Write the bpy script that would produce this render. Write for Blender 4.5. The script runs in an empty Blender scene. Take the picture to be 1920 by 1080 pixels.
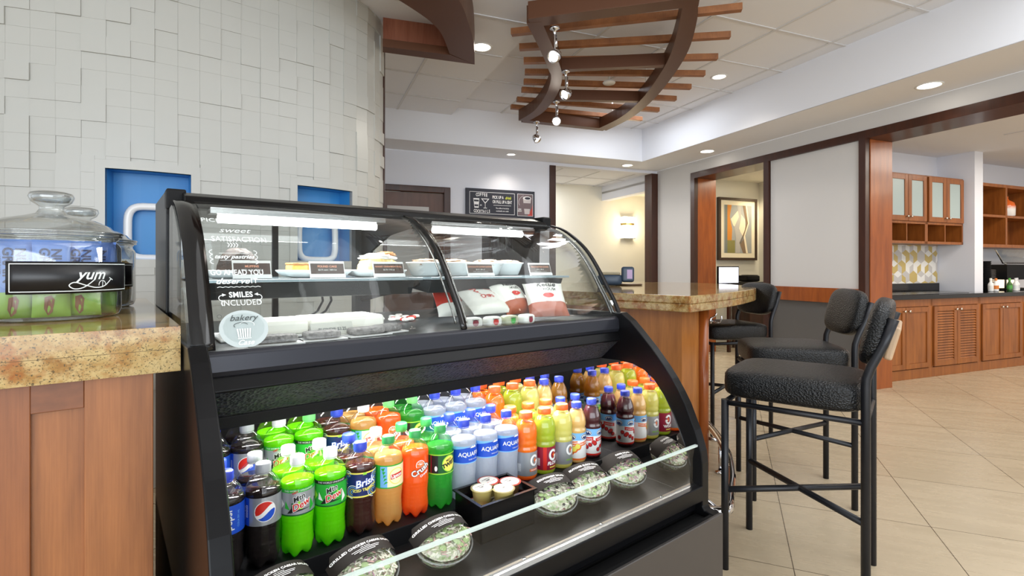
import bpy, bmesh, math, random
from mathutils import Vector, Matrix
random.seed(7)
SC = bpy.context.scene
COL = SC.collection
PI = math.pi

# ---------------------------------------------------------------- camera, world, light, exposure
CAM_H = 1.215; FPX = 965.0; HOR = 502.5
cam_d = bpy.data.cameras.new('camera'); cam = bpy.data.objects.new('camera', cam_d); COL.objects.link(cam)
cam_d.sensor_width = 36.0; cam_d.lens = 36.0*FPX/1920.0
cam_d.shift_y = -(540-HOR)/1920.0
cam_d.clip_start = .02
cam.location = (0, 0, CAM_H); cam.rotation_euler = (PI/2, 0, 0)
SC.camera = cam
SC.view_settings.view_transform = 'Standard'; SC.view_settings.look = 'None'
SC.view_settings.gamma = 1.0; SC.view_settings.use_curve_mapping = False
SC.view_settings.exposure = 0.1
w = bpy.data.worlds.new('world'); SC.world = w; w.use_nodes = True
wbg = w.node_tree.nodes['Background']; wbg.inputs[0].default_value = (.88, .94, 1, 1); wbg.inputs[1].default_value = 1.25
cy = SC.cycles
cy.max_bounces = 12; cy.transparent_max_bounces = 24; cy.diffuse_bounces = 4; cy.glossy_bounces = 5; cy.transmission_bounces = 10
cy.caustics_reflective = False; cy.caustics_refractive = False; cy.sample_clamp_indirect = 4.0
cy.use_denoising = True

CASE_A = math.radians(38.12)                      # turn of the display case
ROOM_A = math.radians(21.75)                      # turn of the room
def CW(s, q, z):                                  # case coordinates (along, forward, up) to the room
    c = s+.122; n = q-1.648
    return Vector((.7867*c+.6173*n, .6173*c-.7867*n, z))
def RW(o, r, z): return Vector((.9288*o-.3706*r, .3706*o+.9288*r, z))
CASE_O = CW(0, 0, 0)

def light(name, kind, loc, energy, color=(1, 1, 1), rot=(0, 0, 0), **k):
    d = bpy.data.lights.new(name, kind); d.energy = energy; d.color = color
    for a, b in k.items(): setattr(d, a, b)
    o = bpy.data.objects.new(name, d); COL.objects.link(o); o.location = loc; o.rotation_euler = rot
    return o
# added fill for daylight from assumed windows behind the camera, tilted up at ceilings
light('daylight_fill', 'AREA', (1.0, -3.6, 1.6), 230, (.88, .94, 1), (math.radians(97), 0, 0), shape='RECTANGLE', size=7, size_y=2.4)

# ---------------------------------------------------------------- materials
MATS = {}
def lin(c):
    return tuple((x/12.92 if x <= .04045 else ((x+.055)/1.055)**2.4) for x in c)
def rgb(r, g, b): return lin((r/255, g/255, b/255))
def mat(name, c=(.8, .8, .8), rough=.5, metal=0., **k):
    if name in MATS: return MATS[name]
    m = bpy.data.materials.new(name); m.use_nodes = True
    b = m.node_tree.nodes['Principled BSDF']
    b.inputs['Base Color'].default_value = (*c, 1); b.inputs['Roughness'].default_value = rough; b.inputs['Metallic'].default_value = metal
    for a, v in k.items():
        b.inputs[a.replace('_', ' ')].default_value = v
    MATS[name] = m
    return m
def emit(name, c, s):
    m = mat(name, c, .5)
    b = m.node_tree.nodes['Principled BSDF']
    b.inputs['Emission Color'].default_value = (*c, 1); b.inputs['Emission Strength'].default_value = s
    return m
def N(m, t, **k):
    n = m.node_tree.nodes.new(t)
    for a, v in k.items(): setattr(n, a, v)
    return n
def L(m, a, b): m.node_tree.links.new(a, b)
def ramp(m, stops, fac):
    r = N(m, 'ShaderNodeValToRGB'); e = r.color_ramp.elements
    while len(e) < len(stops): e.new(.5)
    for i, (p, c) in enumerate(stops): e[i].position = p; e[i].color = (*c, 1)
    L(m, fac, r.inputs[0]); return r.outputs[0]
def coords(m, scale=(1, 1, 1), rot=(0, 0, 0), loc=(0, 0, 0), kind='Object'):
    t = N(m, 'ShaderNodeTexCoord'); mp = N(m, 'ShaderNodeMapping')
    mp.inputs['Scale'].default_value = scale; mp.inputs['Rotation'].default_value = rot; mp.inputs['Location'].default_value = loc
    L(m, t.outputs[kind], mp.inputs[0]); return mp.outputs[0]
def noise(m, vec, scale, detail=4, rough=.55):
    n = N(m, 'ShaderNodeTexNoise'); n.inputs['Scale'].default_value = scale; n.inputs['Detail'].default_value = detail; n.inputs['Roughness'].default_value = rough
    L(m, vec, n.inputs['Vector']); return n.outputs['Fac']
def bsdf(m): return m.node_tree.nodes['Principled BSDF']
def bump(m, h, strength, dist=.01):
    b = N(m, 'ShaderNodeBump'); b.inputs['Strength'].default_value = strength; b.inputs['Distance'].default_value = dist
    L(m, h, b.inputs['Height']); L(m, b.outputs[0], bsdf(m).inputs['Normal'])
def mixc(m, f, a, b, mode='MIX'):
    x = N(m, 'ShaderNodeMix', data_type='RGBA', blend_type=mode)
    for i, v in ((0, f), (6, a), (7, b)):
        if hasattr(v, 'is_linked') or hasattr(v, 'links'): L(m, v, x.inputs[i])
        else: x.inputs[i].default_value = v if i == 0 else (*v, 1)
    return x.outputs[2]

def wood(name, dark, light_, rough=.35, grain=(6, 6, .7), coat=.15):
    if name in MATS: return MATS[name]
    m = mat(name, light_, rough)
    v = coords(m, grain)
    n1 = noise(m, v, 3.2, 6, .6); n2 = noise(m, coords(m, (grain[0]*9, grain[1]*9, grain[2]*1.4)), 6, 3, .6)
    c = ramp(m, [(.3, dark), (.52, tuple((a+b)/2 for a, b in zip(dark, light_))), (.75, light_)], n1)
    c2 = mixc(m, .22, c, ramp(m, [(.35, dark), (.65, light_)], n2))
    L(m, c2, bsdf(m).inputs['Base Color']); bsdf(m).inputs['Coat Weight'].default_value = coat
    bsdf(m).inputs['Coat Roughness'].default_value = .12
    return m
M_MAPLE = wood('maple', rgb(122, 72, 38), rgb(176, 112, 64), .38)
M_CHERRY = wood('cherry', rgb(122, 58, 18), rgb(172, 92, 34), .3)
M_TRIM = wood('dark_trim', rgb(48, 22, 11), rgb(72, 35, 18), .35)
M_CAB = wood('cabinet_wood', rgb(118, 64, 22), rgb(168, 100, 42), .4)
M_SLAT = wood('slat_wood', rgb(122, 76, 44), rgb(170, 110, 64), .5, (3, 3, 3), .05)
M_BRONZE = mat('bronze_brown', rgb(90, 54, 32), .42, .15)
M_TAN = wood('tan_wood', rgb(168, 138, 108), rgb(196, 168, 136), .45)

def granite():
    m = mat('granite', (.5, .4, .2), .07)
    v = coords(m)
    big = noise(m, coords(m, (1, 1, 1.6)), 9, 5, .65)
    base = ramp(m, [(.3, rgb(122, 76, 34)), (.44, rgb(156, 118, 66)), (.56, rgb(176, 150, 98)), (.7, rgb(132, 122, 82))], big)
    med = noise(m, v, 34, 6, .65)
    c1 = mixc(m, ramp(m, [(.44, (0, 0, 0)), (.62, (.75, .75, .75))], med), base, rgb(194, 170, 120))
    red = noise(m, coords(m, (1, 1, 1), loc=(3, 1, 2)), 13, 4, .7)
    c2 = mixc(m, ramp(m, [(.52, (0, 0, 0)), (.66, (.8, .8, .8))], red), c1, rgb(146, 80, 34))
    sp = noise(m, v, 300, 3, .6)
    spk = ramp(m, [(.34, (1, 1, 1)), (.43, (0, 0, 0))], sp)
    c3 = mixc(m, spk, c2, rgb(84, 74, 52))
    sp2 = noise(m, coords(m, (1, 1, 1), loc=(7, 3, 9)), 150, 4, .7)
    c4 = mixc(m, ramp(m, [(.32, (.75, .75, .75)), (.40, (0, 0, 0))], sp2), c3, rgb(52, 46, 34))
    L(m, c4, bsdf(m).inputs['Base Color'])
    return m
M_GRANITE = granite()

def plaster(name, c, rough=.75, st=.08):
    m = mat(name, c, rough)
    bump(m, noise(m, coords(m), 90, 3), st, .002)
    return m
M_WALL = plaster('wall_paint_white', rgb(228, 230, 238))
M_WALLG = plaster('wall_paint_grey', rgb(206, 204, 202))
M_CREAM = plaster('wall_paint_cream', rgb(226, 222, 208))
M_TAUPE = plaster('wall_paint_taupe', rgb(150, 142, 130))
M_RELIEF = mat('relief_tile', rgb(192, 192, 186), .34)
M_CEIL = plaster('ceiling_tile', rgb(232, 234, 240), .9, .12)
M_CEILP = plaster('ceiling_plaster', rgb(232, 234, 240), .8, .03)
M_GRID = mat('ceiling_grid', rgb(212, 212, 214), .5)
M_DGREY = mat('dark_grey_panel', rgb(92, 90, 88), .5)
M_BLUE = mat('niche_blue', rgb(52, 136, 200), .4)
M_WHITEG = mat('white_gloss', rgb(240, 240, 240), .15)
DIM = {'Specular_IOR_Level': .2}
M_BLACK = mat('black_metal', rgb(11, 11, 12), .3, **DIM)
M_BLACKM = mat('black_matte', rgb(13, 13, 14), .55, **DIM)
M_BLACKC = mat('case_black', rgb(11, 11, 13), .3, **DIM)
M_PANEL = mat('case_grey_metal', rgb(86, 82, 80), .38, .6)
M_SHELF = mat('shelf_dark', rgb(38, 42, 44), .35, **DIM)
M_DECK = mat('deck_metal', rgb(26, 26, 28), .5, **DIM)
M_STEEL = mat('steel', rgb(190, 190, 188), .22, 1.)
M_CHROME = mat('chrome', rgb(225, 225, 228), .07, 1.)
M_MIRROR = mat('mirror', rgb(232, 228, 224), .02, 1.)
M_KNOB = mat('nickel_knob', rgb(220, 215, 205), .2, 1.)
M_POWDER = mat('powder_black', rgb(26, 27, 32), .38, .3)
M_BLKTOP = mat('black_stone', rgb(14, 14, 15), .08)
M_WHITE = mat('white_plastic', rgb(238, 238, 236), .35)
M_PORC = mat('porcelain', rgb(240, 240, 238), .12)

def vinyl():
    m = mat('black_vinyl', rgb(14, 15, 17), .36, Specular_IOR_Level=.35)
    v = N(m, 'ShaderNodeTexVoronoi'); v.inputs['Scale'].default_value = 150
    L(m, coords(m, (1, 1, 1.3), (0, 0, .7)), v.inputs['Vector'])
    bump(m, v.outputs['Distance'], .8, .003)
    return m
M_VINYL = vinyl()

def floor_mat():
    m = mat('floor_tile', rgb(190, 172, 142), .22)
    b = N(m, 'ShaderNodeTexBrick'); b.offset = 0; b.squash = 1
    for k, v in (('Scale', 1), ('Mortar Size', .0022), ('Mortar Smooth', .3), ('Brick Width', .632), ('Row Height', .632), ('Bias', 0)):
        b.inputs[k].default_value = v
    b.inputs['Color1'].default_value = (*rgb(194, 178, 151), 1); b.inputs['Color2'].default_value = (*rgb(188, 171, 143), 1); b.inputs['Mortar'].default_value = (*rgb(84, 70, 54), 1)
    L(m, coords(m), b.inputs['Vector'])
    n = noise(m, coords(m, (.9, 5, 1)), 2.2, 6, .62)
    c = mixc(m, .5, b.outputs[0], ramp(m, [(.3, (.78, .77, .76)), (.5, (.93, .925, .92)), (.7, (1, 1, 1))], n), 'MULTIPLY')
    L(m, c, bsdf(m).inputs['Base Color'])
    r = ramp(m, [(.3, (.2, .2, .2)), (.7, (.34, .34, .34))], n); L(m, r, bsdf(m).inputs['Roughness'])
    return m
M_FLOOR = floor_mat()

def clear(name, tint=(1, 1, 1), gloss=1.0, rough=.02, ior=1.45, haze=0., hazec=(.8, .8, .8)):
    """thin clear sheet: lets light straight through, mirrors at grazing angles"""
    if name in MATS: return MATS[name]
    m = bpy.data.materials.new(name); m.use_nodes = True; nt = m.node_tree
    for n in list(nt.nodes):
        if n.type == 'BSDF_PRINCIPLED': nt.nodes.remove(n)
    out = nt.nodes['Material Output']
    t = N(m, 'ShaderNodeBsdfTransparent'); t.inputs[0].default_value = (*tint, 1)
    g = N(m, 'ShaderNodeBsdfGlossy'); g.inputs['Roughness'].default_value = rough
    f = N(m, 'ShaderNodeFresnel'); ge = N(m, 'ShaderNodeNewGeometry'); mi = N(m, 'ShaderNodeMapRange')
    mi.inputs['To Min'].default_value = ior; mi.inputs['To Max'].default_value = 1/ior
    L(m, ge.outputs['Backfacing'], mi.inputs['Value']); L(m, mi.outputs[0], f.inputs[0])
    mul = N(m, 'ShaderNodeMath', operation='MULTIPLY'); mul.inputs[1].default_value = gloss; mul.use_clamp = True
    L(m, f.outputs[0], mul.inputs[0])
    base = t.outputs[0]
    if haze > 0:
        d = N(m, 'ShaderNodeBsdfDiffuse'); d.inputs[0].default_value = (*hazec, 1)
        mh = N(m, 'ShaderNodeMixShader'); mh.inputs[0].default_value = haze
        L(m, t.outputs[0], mh.inputs[1]); L(m, d.outputs[0], mh.inputs[2]); base = mh.outputs[0]
    mx = N(m, 'ShaderNodeMixShader')
    L(m, mul.outputs[0], mx.inputs[0]); L(m, base, mx.inputs[1]); L(m, g.outputs[0], mx.inputs[2]); L(m, mx.outputs[0], out.inputs[0])
    MATS[name] = m
    return m
M_GLASS = clear('pane_glass', (.97, .985, .98), .8)
M_GLASSE = clear('glass_edge', (.8, .92, .88), 1, haze=.5, hazec=(.85, .95, .92))
M_PET = clear('clear_plastic', (.98, .98, .98), 1.0, .06, 1.45, .012)
M_JAR = clear('jar_glass', (.94, .96, .96), 2.4, .02, 1.5, .012)
M_FROST = mat('frosted_glass', rgb(170, 186, 186), .3)

def drink(name, c, tr=.35, deep=None):
    """a liquid: coloured body, light scattering through, glossy wet face"""
    if name in MATS: return MATS[name]
    m = bpy.data.materials.new(name); m.use_nodes = True; nt = m.node_tree
    p = bsdf(m); p.inputs['Base Color'].default_value = (*c, 1); p.inputs['Roughness'].default_value = .08
    out = nt.nodes['Material Output']
    tl = N(m, 'ShaderNodeBsdfTranslucent'); tl.inputs[0].default_value = (*c, 1)
    tp = N(m, 'ShaderNodeBsdfTransparent'); tp.inputs[0].default_value = (*(deep or c), 1)
    a = N(m, 'ShaderNodeMixShader'); a.inputs[0].default_value = .5; L(m, tl.outputs[0], a.inputs[1]); L(m, tp.outputs[0], a.inputs[2])
    x = N(m, 'ShaderNodeMixShader'); x.inputs[0].default_value = tr
    L(m, p.outputs[0], x.inputs[1]); L(m, a.outputs[0], x.inputs[2]); L(m, x.outputs[0], out.inputs[0])
    MATS[name] = m
    return m

# ---------------------------------------------------------------- mesh building
class MB:
    def __init__(s): s.v = []; s.f = []; s.m = []; s.sm = []
    def add(s, vs, fs, m=0, smooth=False, T=None):
        o = len(s.v)
        s.v += [tuple(T @ Vector(p)) if T is not None else tuple(p) for p in vs]
        for f in fs: s.f.append([o+i for i in f]); s.m.append(m); s.sm.append(smooth)
        return s
    def box(s, x0, x1, y0, y1, z0, z1, m=0, T=None):
        vs = [(x, y, z) for x in (x0, x1) for y in (y0, y1) for z in (z0, z1)]
        return s.add(vs, [(0, 1, 3, 2), (4, 6, 7, 5), (0, 4, 5, 1), (2, 3, 7, 6), (0, 2, 6, 4), (1, 5, 7, 3)], m, False, T)
    def prism(s, pts, a, b, axis='z', m=0, T=None, smooth=False):
        """outline extruded from a to b along axis; pts are the two other coordinates"""
        mk = {'z': lambda p, h: (p[0], p[1], h), 'x': lambda p, h: (h, p[0], p[1]), 'y': lambda p, h: (p[0], h, p[1])}[axis]
        n = len(pts); vs = [mk(p, a) for p in pts]+[mk(p, b) for p in pts]
        s.add(vs, [tuple(range(n))[::-1], tuple(range(n, 2*n))], m, False, T)
        return s.add(vs, [(i, (i+1) % n, n+(i+1) % n, n+i) for i in range(n)], m, smooth, T)
    def lathe(s, prof, n=24, m=0, T=None, smooth=True, fn=None, cap=True):
        vs = []
        for r, z in prof:
            for k in range(n):
                a = 2*PI*k/n; rr, zz = (r, z) if fn is None else fn(r, z, a)
                vs.append((rr*math.cos(a), rr*math.sin(a), zz))
        fs = []
        for i in range(len(prof)-1):
            for k in range(n): fs.append((i*n+k, i*n+(k+1) % n, (i+1)*n+(k+1) % n, (i+1)*n+k))
        if cap:
            fs.append(tuple(range(n))[::-1]); fs.append(tuple(range((len(prof)-1)*n, len(prof)*n)))
        return s.add(vs, fs, m, smooth, T)
    def cyl(s, p, q, r, n=12, m=0, r2=None, T=None):
        return s.tube([p, q], r, n, m, r2=r2, T=T)
    def tube(s, pts, r, n=10, m=0, r2=None, T=None, closed=False, flat=None):
        P = [Vector(p) for p in pts]; k = len(P); vs = []; prev = None
        for i, p in enumerate(P):
            if closed: d = (P[(i+1) % k]-P[i-1]).normalized()
            else: d = ((P[min(i+1, k-1)]-P[i]).normalized()+(P[i]-P[max(i-1, 0)]).normalized()).normalized()
            if prev is None:
                up = Vector((0, 0, 1)) if abs(d.z) < .9 else Vector((1, 0, 0))
                u = d.cross(up).normalized()
            else: u = (prev-d*prev.dot(d)).normalized()
            prev = u; v = d.cross(u).normalized()
            ra = r if r2 is None else r+(r2-r)*i/(k-1)
            for j in range(n):
                a = 2*PI*j/n; vs.append(p+u*math.cos(a)*ra+v*math.sin(a)*ra*(flat or 1))
        fs = []
        for i in range(k if closed else k-1):
            i2 = (i+1) % k
            for j in range(n): fs.append((i*n+j, i*n+(j+1) % n, i2*n+(j+1) % n, i2*n+j))
        s.add(vs, fs, m, True, T)
        if not closed: s.add(vs, [tuple(range(n))[::-1], tuple(range((k-1)*n, k*n))], m, False, T)
        return s
    def pad(s, x0, x1, y0, y1, z0, z1, m=0, e=4.0, n=14, T=None):
        """soft cushion block (superellipsoid)"""
        cx, cy_, cz = (x0+x1)/2, (y0+y1)/2, (z0+z1)/2; a, b, c = (x1-x0)/2, (y1-y0)/2, (z1-z0)/2
        f = lambda t, p: math.copysign(abs(t)**p, t)
        vs = []; nv = 2*n; nu = n
        for i in range(nu+1):
            th = -PI/2+PI*i/nu
            for j in range(nv):
                ph = 2*PI*j/nv
                vs.append((cx+a*f(math.cos(th), 2/e)*f(math.cos(ph), 2/e), cy_+b*f(math.cos(th), 2/e)*f(math.sin(ph), 2/e), cz+c*f(math.sin(th), 2/e)))
        fs = [(i*nv+j, i*nv+(j+1) % nv, (i+1)*nv+(j+1) % nv, (i+1)*nv+j) for i in range(nu) for j in range(nv)]
        return s.add(vs, fs, m, True, T)
    def build(s, name, mats, parent=None, bev=0, seg=2, kind=None, rot=0, loc=(0, 0, 0), sub=0, fix=True):
        me = bpy.data.meshes.new(name); me.from_pydata(s.v, [], s.f)
        for x in (mats if isinstance(mats, (list, tuple)) else [mats]): me.materials.append(x)
        me.polygons.foreach_set('material_index', s.m); me.polygons.foreach_set('use_smooth', s.sm)
        me.validate(); me.update()
        if fix:
            bm = bmesh.new(); bm.from_mesh(me); bmesh.ops.remove_doubles(bm, verts=bm.verts, dist=1e-6)
            bmesh.ops.recalc_face_normals(bm, faces=bm.faces); bm.to_mesh(me); bm.free()
        o = bpy.data.objects.new(name, me); COL.objects.link(o)
        if parent is not None: o.parent = parent
        o.location = loc; o.rotation_euler = (0, 0, rot)
        if bev:
            b = o.modifiers.new('bevel', 'BEVEL'); b.width = bev; b.segments = seg; b.limit_method = 'ANGLE'; b.angle_limit = .6
        if sub: x = o.modifiers.new('sub', 'SUBSURF'); x.levels = sub; x.render_levels = sub
        if kind: o['kind'] = kind
        return o

def tag(o, label, cat, group=None, kind=None):
    o['label'] = label; o['category'] = cat
    if group: o['group'] = group
    if kind: o['kind'] = kind
    return o
def thing(name, loc, rot, label, cat, group=None):
    e = bpy.data.objects.new(name, None); COL.objects.link(e); e.location = loc; e.rotation_euler = (0, 0, rot); e.empty_display_size = .05
    return tag(e, label, cat, group)
def copy_tree(o, parent=None):
    c = o.copy(); COL.objects.link(c)
    if parent is not None: c.parent = parent
    for ch in list(o.children): copy_tree(ch, c)
    return c

# flat writing and flat shapes as meshes; wrap() bends them onto curved faces
_TX = {}
def text2d(txt, size=1, shear=0, bold=0, spacing=1, align='CENTER'):
    k = (txt, shear, bold, spacing, align)
    if k not in _TX:
        cu = bpy.data.curves.new('t', 'FONT'); cu.body = txt; cu.size = 1; cu.shear = shear; cu.offset = bold; cu.space_character = spacing
        cu.align_x = align; cu.align_y = 'CENTER'; cu.resolution_u = 3; cu.fill_mode = 'FRONT'
        o = bpy.data.objects.new('t', cu); me = o.to_mesh()
        _TX[k] = ([(v.co.x, v.co.y) for v in me.vertices], [tuple(p.vertices) for p in me.polygons])
        o.to_mesh_clear(); bpy.data.objects.remove(o); bpy.data.curves.remove(cu)
    vs, fs = _TX[k]
    return [(x*size, y*size) for x, y in vs], fs
class Flat:
    """a stack of flat coloured shapes in (u, v)"""
    def __init__(s): s.it = []
    def poly(s, pts, m, l=1): s.it.append((list(pts), [tuple(range(len(pts)))], m, l)); return s
    def rect(s, u0, u1, v0, v1, m, l=1): return s.poly([(u0, v0), (u1, v0), (u1, v1), (u0, v1)], m, l)
    def disc(s, u, v, r, m, l=1, ry=None, n=28, a0=0, a1=2*PI):
        full = abs(a1-a0-2*PI) < 1e-6
        k = n if full else n+1
        return s.poly([(u+r*math.cos(a0+(a1-a0)*i/n), v+(ry or r)*math.sin(a0+(a1-a0)*i/n)) for i in range(k)], m, l)
    def ring(s, u, v, r, w_, m, l=1, ry=None, n=32, a0=0, a1=2*PI):
        ry = ry or r; A = [a0+(a1-a0)*i/n for i in range(n+1)]
        for a, b in zip(A, A[1:]):
            s.poly([(u+r*math.cos(a), v+ry*math.sin(a)), (u+r*math.cos(b), v+ry*math.sin(b)), (u+(r-w_)*math.cos(b), v+(ry-w_)*math.sin(b)), (u+(r-w_)*math.cos(a), v+(ry-w_)*math.sin(a))], m, l)
        return s
    def line(s, pts, w_, m, l=1):
        for (a, b), (c, d) in zip(pts, pts[1:]):
            dx, dy = c-a, d-b; h = math.hypot(dx, dy) or 1; nx, ny = -dy/h*w_/2, dx/h*w_/2
            s.poly([(a+nx, b+ny), (a-nx, b-ny), (c-nx, d-ny), (c+nx, d+ny)], m, l)
        return s
    def frame(s, u0, u1, v0, v1, w_, m, l=1):
        return s.rect(u0, u1, v0, v0+w_, m, l).rect(u0, u1, v1-w_, v1, m, l).rect(u0, u0+w_, v0, v1, m, l).rect(u1-w_, u1, v0, v1, m, l)
    def text(s, t, u, v, size, m, l=2, rot=0, sx=1, **k):
        vs, fs = text2d(t, size, **k); c, d = math.cos(rot), math.sin(rot); vs = [(x*sx, y) for x, y in vs]
        s.it.append(([(u+x*c-y*d, v+x*d+y*c) for x, y in vs], fs, m, l)); return s
    def into(s, mb, fn, step=0, lift=.0004, off=0, T=None):
        """fn(u, v, height) -> point; step cuts the shapes every so far along u so they can bend"""
        for pts, fs, m, l in s.it:
            if step:
                bm = bmesh.new(); bv = [bm.verts.new((x, y, 0)) for x, y in pts]
                for f in fs:
                    try: bm.faces.new([bv[i] for i in f])
                    except ValueError: pass
                us = [p[0] for p in pts]; a = math.floor(min(us)/step)+1; b = math.ceil(max(us)/step)
                for k in range(a, b):
                    bmesh.ops.bisect_plane(bm, geom=bm.verts[:]+bm.edges[:]+bm.faces[:], plane_co=(k*step, 0, 0), plane_no=(1, 0, 0), dist=1e-7)
                bm.verts.index_update()
                P = [(v.co.x, v.co.y) for v in bm.verts]; F = [tuple(v.index for v in f.verts) for f in bm.faces]; bm.free()
            else: P, F = pts, fs
            mb.add([fn(u, v, off+l*lift) for u, v in P], F, m, False, T)
        return mb
def smooth_curve(pts, k=6):
    P = [Vector(p) for p in pts]; out = []
    for i in range(len(P)-1):
        a, b, c, d = P[max(i-1, 0)], P[i], P[i+1], P[min(i+2, len(P)-1)]
        for j in range(k):
            t = j/k
            out.append(.5*((2*b)+(c-a)*t+(2*a-5*b+4*c-d)*t*t+(-a+3*b-3*c+d)*t**3))
    out.append(P[-1]); return out

# ================================================================ THE ROOM (coordinates: o across, r along the long wall)
def struct(name, mb, mats, rot=ROOM_A, **k): return mb.build(name, mats, rot=rot, kind='structure', **k)
CZ = 3.2; LZ = 3.1; SZ = 2.74                      # main ceiling, ceiling by the relief wall, soffit
fl = MB().box(-9, 16, -9, 15, -.05, 0)
struct('floor', fl, M_FLOOR, rot=math.radians(-22.9), loc=(.9212*.239+.3891*2.357, -.3891*.239+.9212*2.357, 0))

# ceilings with their tile grids
def grid(mb, o0, o1, r0, r1, z, po, pr, oo, ro, skip=()):
    k = math.ceil((o0-oo)/po)
    while oo+k*po < o1:
        x = oo+k*po; mb.box(x-.012, x+.012, r0, r1, z-.007, z+.002, 1); k += 1
    k = math.ceil((r0-ro)/pr)
    while ro+k*pr < r1:
        y = ro+k*pr; mb.box(o0, o1, y-.012, y+.012, z-.0065, z+.002, 1); k += 1
c = MB().box(1.654, 4.468, -2.6, 6.163, CZ, CZ+.04)
grid(c, 1.66, 4.468, -2.6, 6.163, CZ, .6575, .6575, 3.626, 3.165)
c.box(1.625, 1.654, -2.6, 6.163, LZ, CZ+.04)
struct('ceiling', c, [M_CEIL, M_GRID])
c = MB().box(-5, 1.6249, -2.6, 6.163, LZ, LZ+.04)
grid(c, -.9, 1.62, 2.9, 6.163, LZ, .6575, .6575, 1.654, 5.62)
c.box(-5, 1.62, 2.75, 2.9, LZ-.004, LZ+.01, 2)
struct('ceiling', c, [M_CEIL, M_GRID, M_CEILP])
s_ = MB().box(4.468, 5.147, -2.6, 6.71, SZ, CZ+.04).box(-5, 4.468, 6.163, 6.71, SZ, CZ+.04)
struct('ceiling', s_, M_CEILP, bev=.004)

# far wall with its service door and the opening to the corridor
w_ = MB().box(-5, .80, 6.71, 6.85, 0, SZ).box(.80, 1.70, 6.71, 6.85, 2.24, SZ).box(1.70, 3.258, 6.71, 6.85, 0, SZ).box(3.258, 5.147, 6.71, 6.85, 2.70, SZ)
struct('wall_far', w_, M_WALL)
t = MB().box(3.258, 3.353, 6.69, 6.87, 0, 2.70).box(5.03, 5.16, 6.69, 6.87, 0, 2.70)
struct('trim_1', t, M_TRIM, bev=.002)
d = thing('door_1', RW(1.24, 6.71, 0), ROOM_A, '', '')
for k in ('label', 'category'): del d[k]
d['kind'] = 'structure'
MB().box(-.52, -.44, -.03, .1, 0, 2.29).box(.46, .545, -.03, .1, 0, 2.29).box(-.44, .46, -.03, .1, 2.205, 2.29).build('door_frame', M_TRIM, d, bev=.01)
MB().box(-.44, .46, .02, .05, .01, 2.2).build('door_leaf', wood('door_brown', rgb(86, 56, 44), rgb(112, 76, 60), .45), d)
MB().box(-.28, .26, .01, .055, .9, 2.02).build('door_panel', M_WALLG, d)

# corridor beyond
h = MB().box(1.2, 5.147, 6.85, 8.35, SZ, SZ+.04)
grid(h, 1.2, 5.147, 6.85, 8.35, SZ, .6575, .6575, 4.3, 7.6)
struct('ceiling', h, [M_CEIL, M_GRID])
h = MB().box(1.2, 3.32, 8.35, 8.45, 0, SZ).box(3.86, 7.6, 8.35, 8.45, 0, SZ).box(3.32, 3.86, 8.35, 8.45, 2.467, SZ)
h.box(1.15, 1.2, 6.85, 8.45, 0, SZ).box(7.5, 7.6, 6.7, 8.35, 0, SZ)
struct('wall_corridor', h, M_CREAM)
struct('wall_recess', MB().box(3.2, 4.4, 9.4, 9.45, 0, 2.6).box(3.2, 3.3, 8.45, 9.4, 0, 2.6).box(4.3, 4.4, 8.45, 9.4, 0, 2.6).box(3.2, 4.4, 8.45, 9.45, 2.6, 2.64), M_TAUPE)
struct('trim_2', MB().box(5.147, 5.30, 6.85, 8.35, 2.474, SZ+.04), M_WALL)
struct('ceiling', MB().box(5.147, 7.6, 6.7, 8.35, 2.60, 2.64), M_CREAM)

# long wall on the right, framed openings in dark wood
w_ = MB().box(5.147, 5.523, 5.915, 6.71, 0, SZ).box(5.147, 5.523, -2.6, 5.915, 2.58, SZ)
struct('wall_right', w_, M_WALLG)
struct('wall_right', MB().box(5.165, 5.50, 3.51, 4.58, 1.003, 2.495), M_WALLG)
struct('wall_right', MB().box(5.18, 5.50, 3.51, 4.58, 0, .847), M_DGREY)
t = MB().box(5.135, 5.53, -2.6, 5.935, 2.495, 2.58)
t.box(5.135, 5.20, 5.855, 5.935, 0, 2.5).box(5.135, 5.53, 4.587, 4.661, 0, 2.5).box(5.135, 5.20, 3.435, 3.503, 0, 2.5)
struct('trim_3', t, M_TRIM, bev=.002)
struct('trim_4', MB().box(5.20, 5.53, 5.855, 5.915, 0, 2.495).box(5.20, 5.53, 3.427, 3.503, 0, 2.495).box(5.14, 5.50, 3.503, 4.587, .847, 1.003), M_CHERRY, bev=.002)

# small office seen through the first opening
struct('wall_office', MB().box(5.523, 7.05, 6.4, 6.5, 0, 2.66).box(6.95, 7.05, 4.4, 6.4, 0, 2.66), M_CREAM)
struct('ceiling', MB().box(5.523, 7.05, 4.3, 6.5, 2.62, 2.68), M_CREAM)

# pantry seen through the second opening
k_ = MB().box(5.53, 7.67, 4.2, 4.3, 0, 2.66).box(7.67, 7.844, 3.79, 4.3, 0, 2.66).box(7.844, 12, 4.2, 4.3, 0, 2.66)
struct('wall_pantry', k_, M_WALL)
k_ = MB().box(5.53, 12, -2.6, 4.3, 2.66, 2.7); grid(k_, 7.0, 12, -2.6, 3.2, 2.66, .6575, .6575, 7.67, 3.2)
struct('ceiling', k_, [M_CEIL, M_GRID])
struct('wall_pantry', MB().box(12, 12.1, -2.6, 4.3, 0, 2.7), M_WALL)

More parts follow.
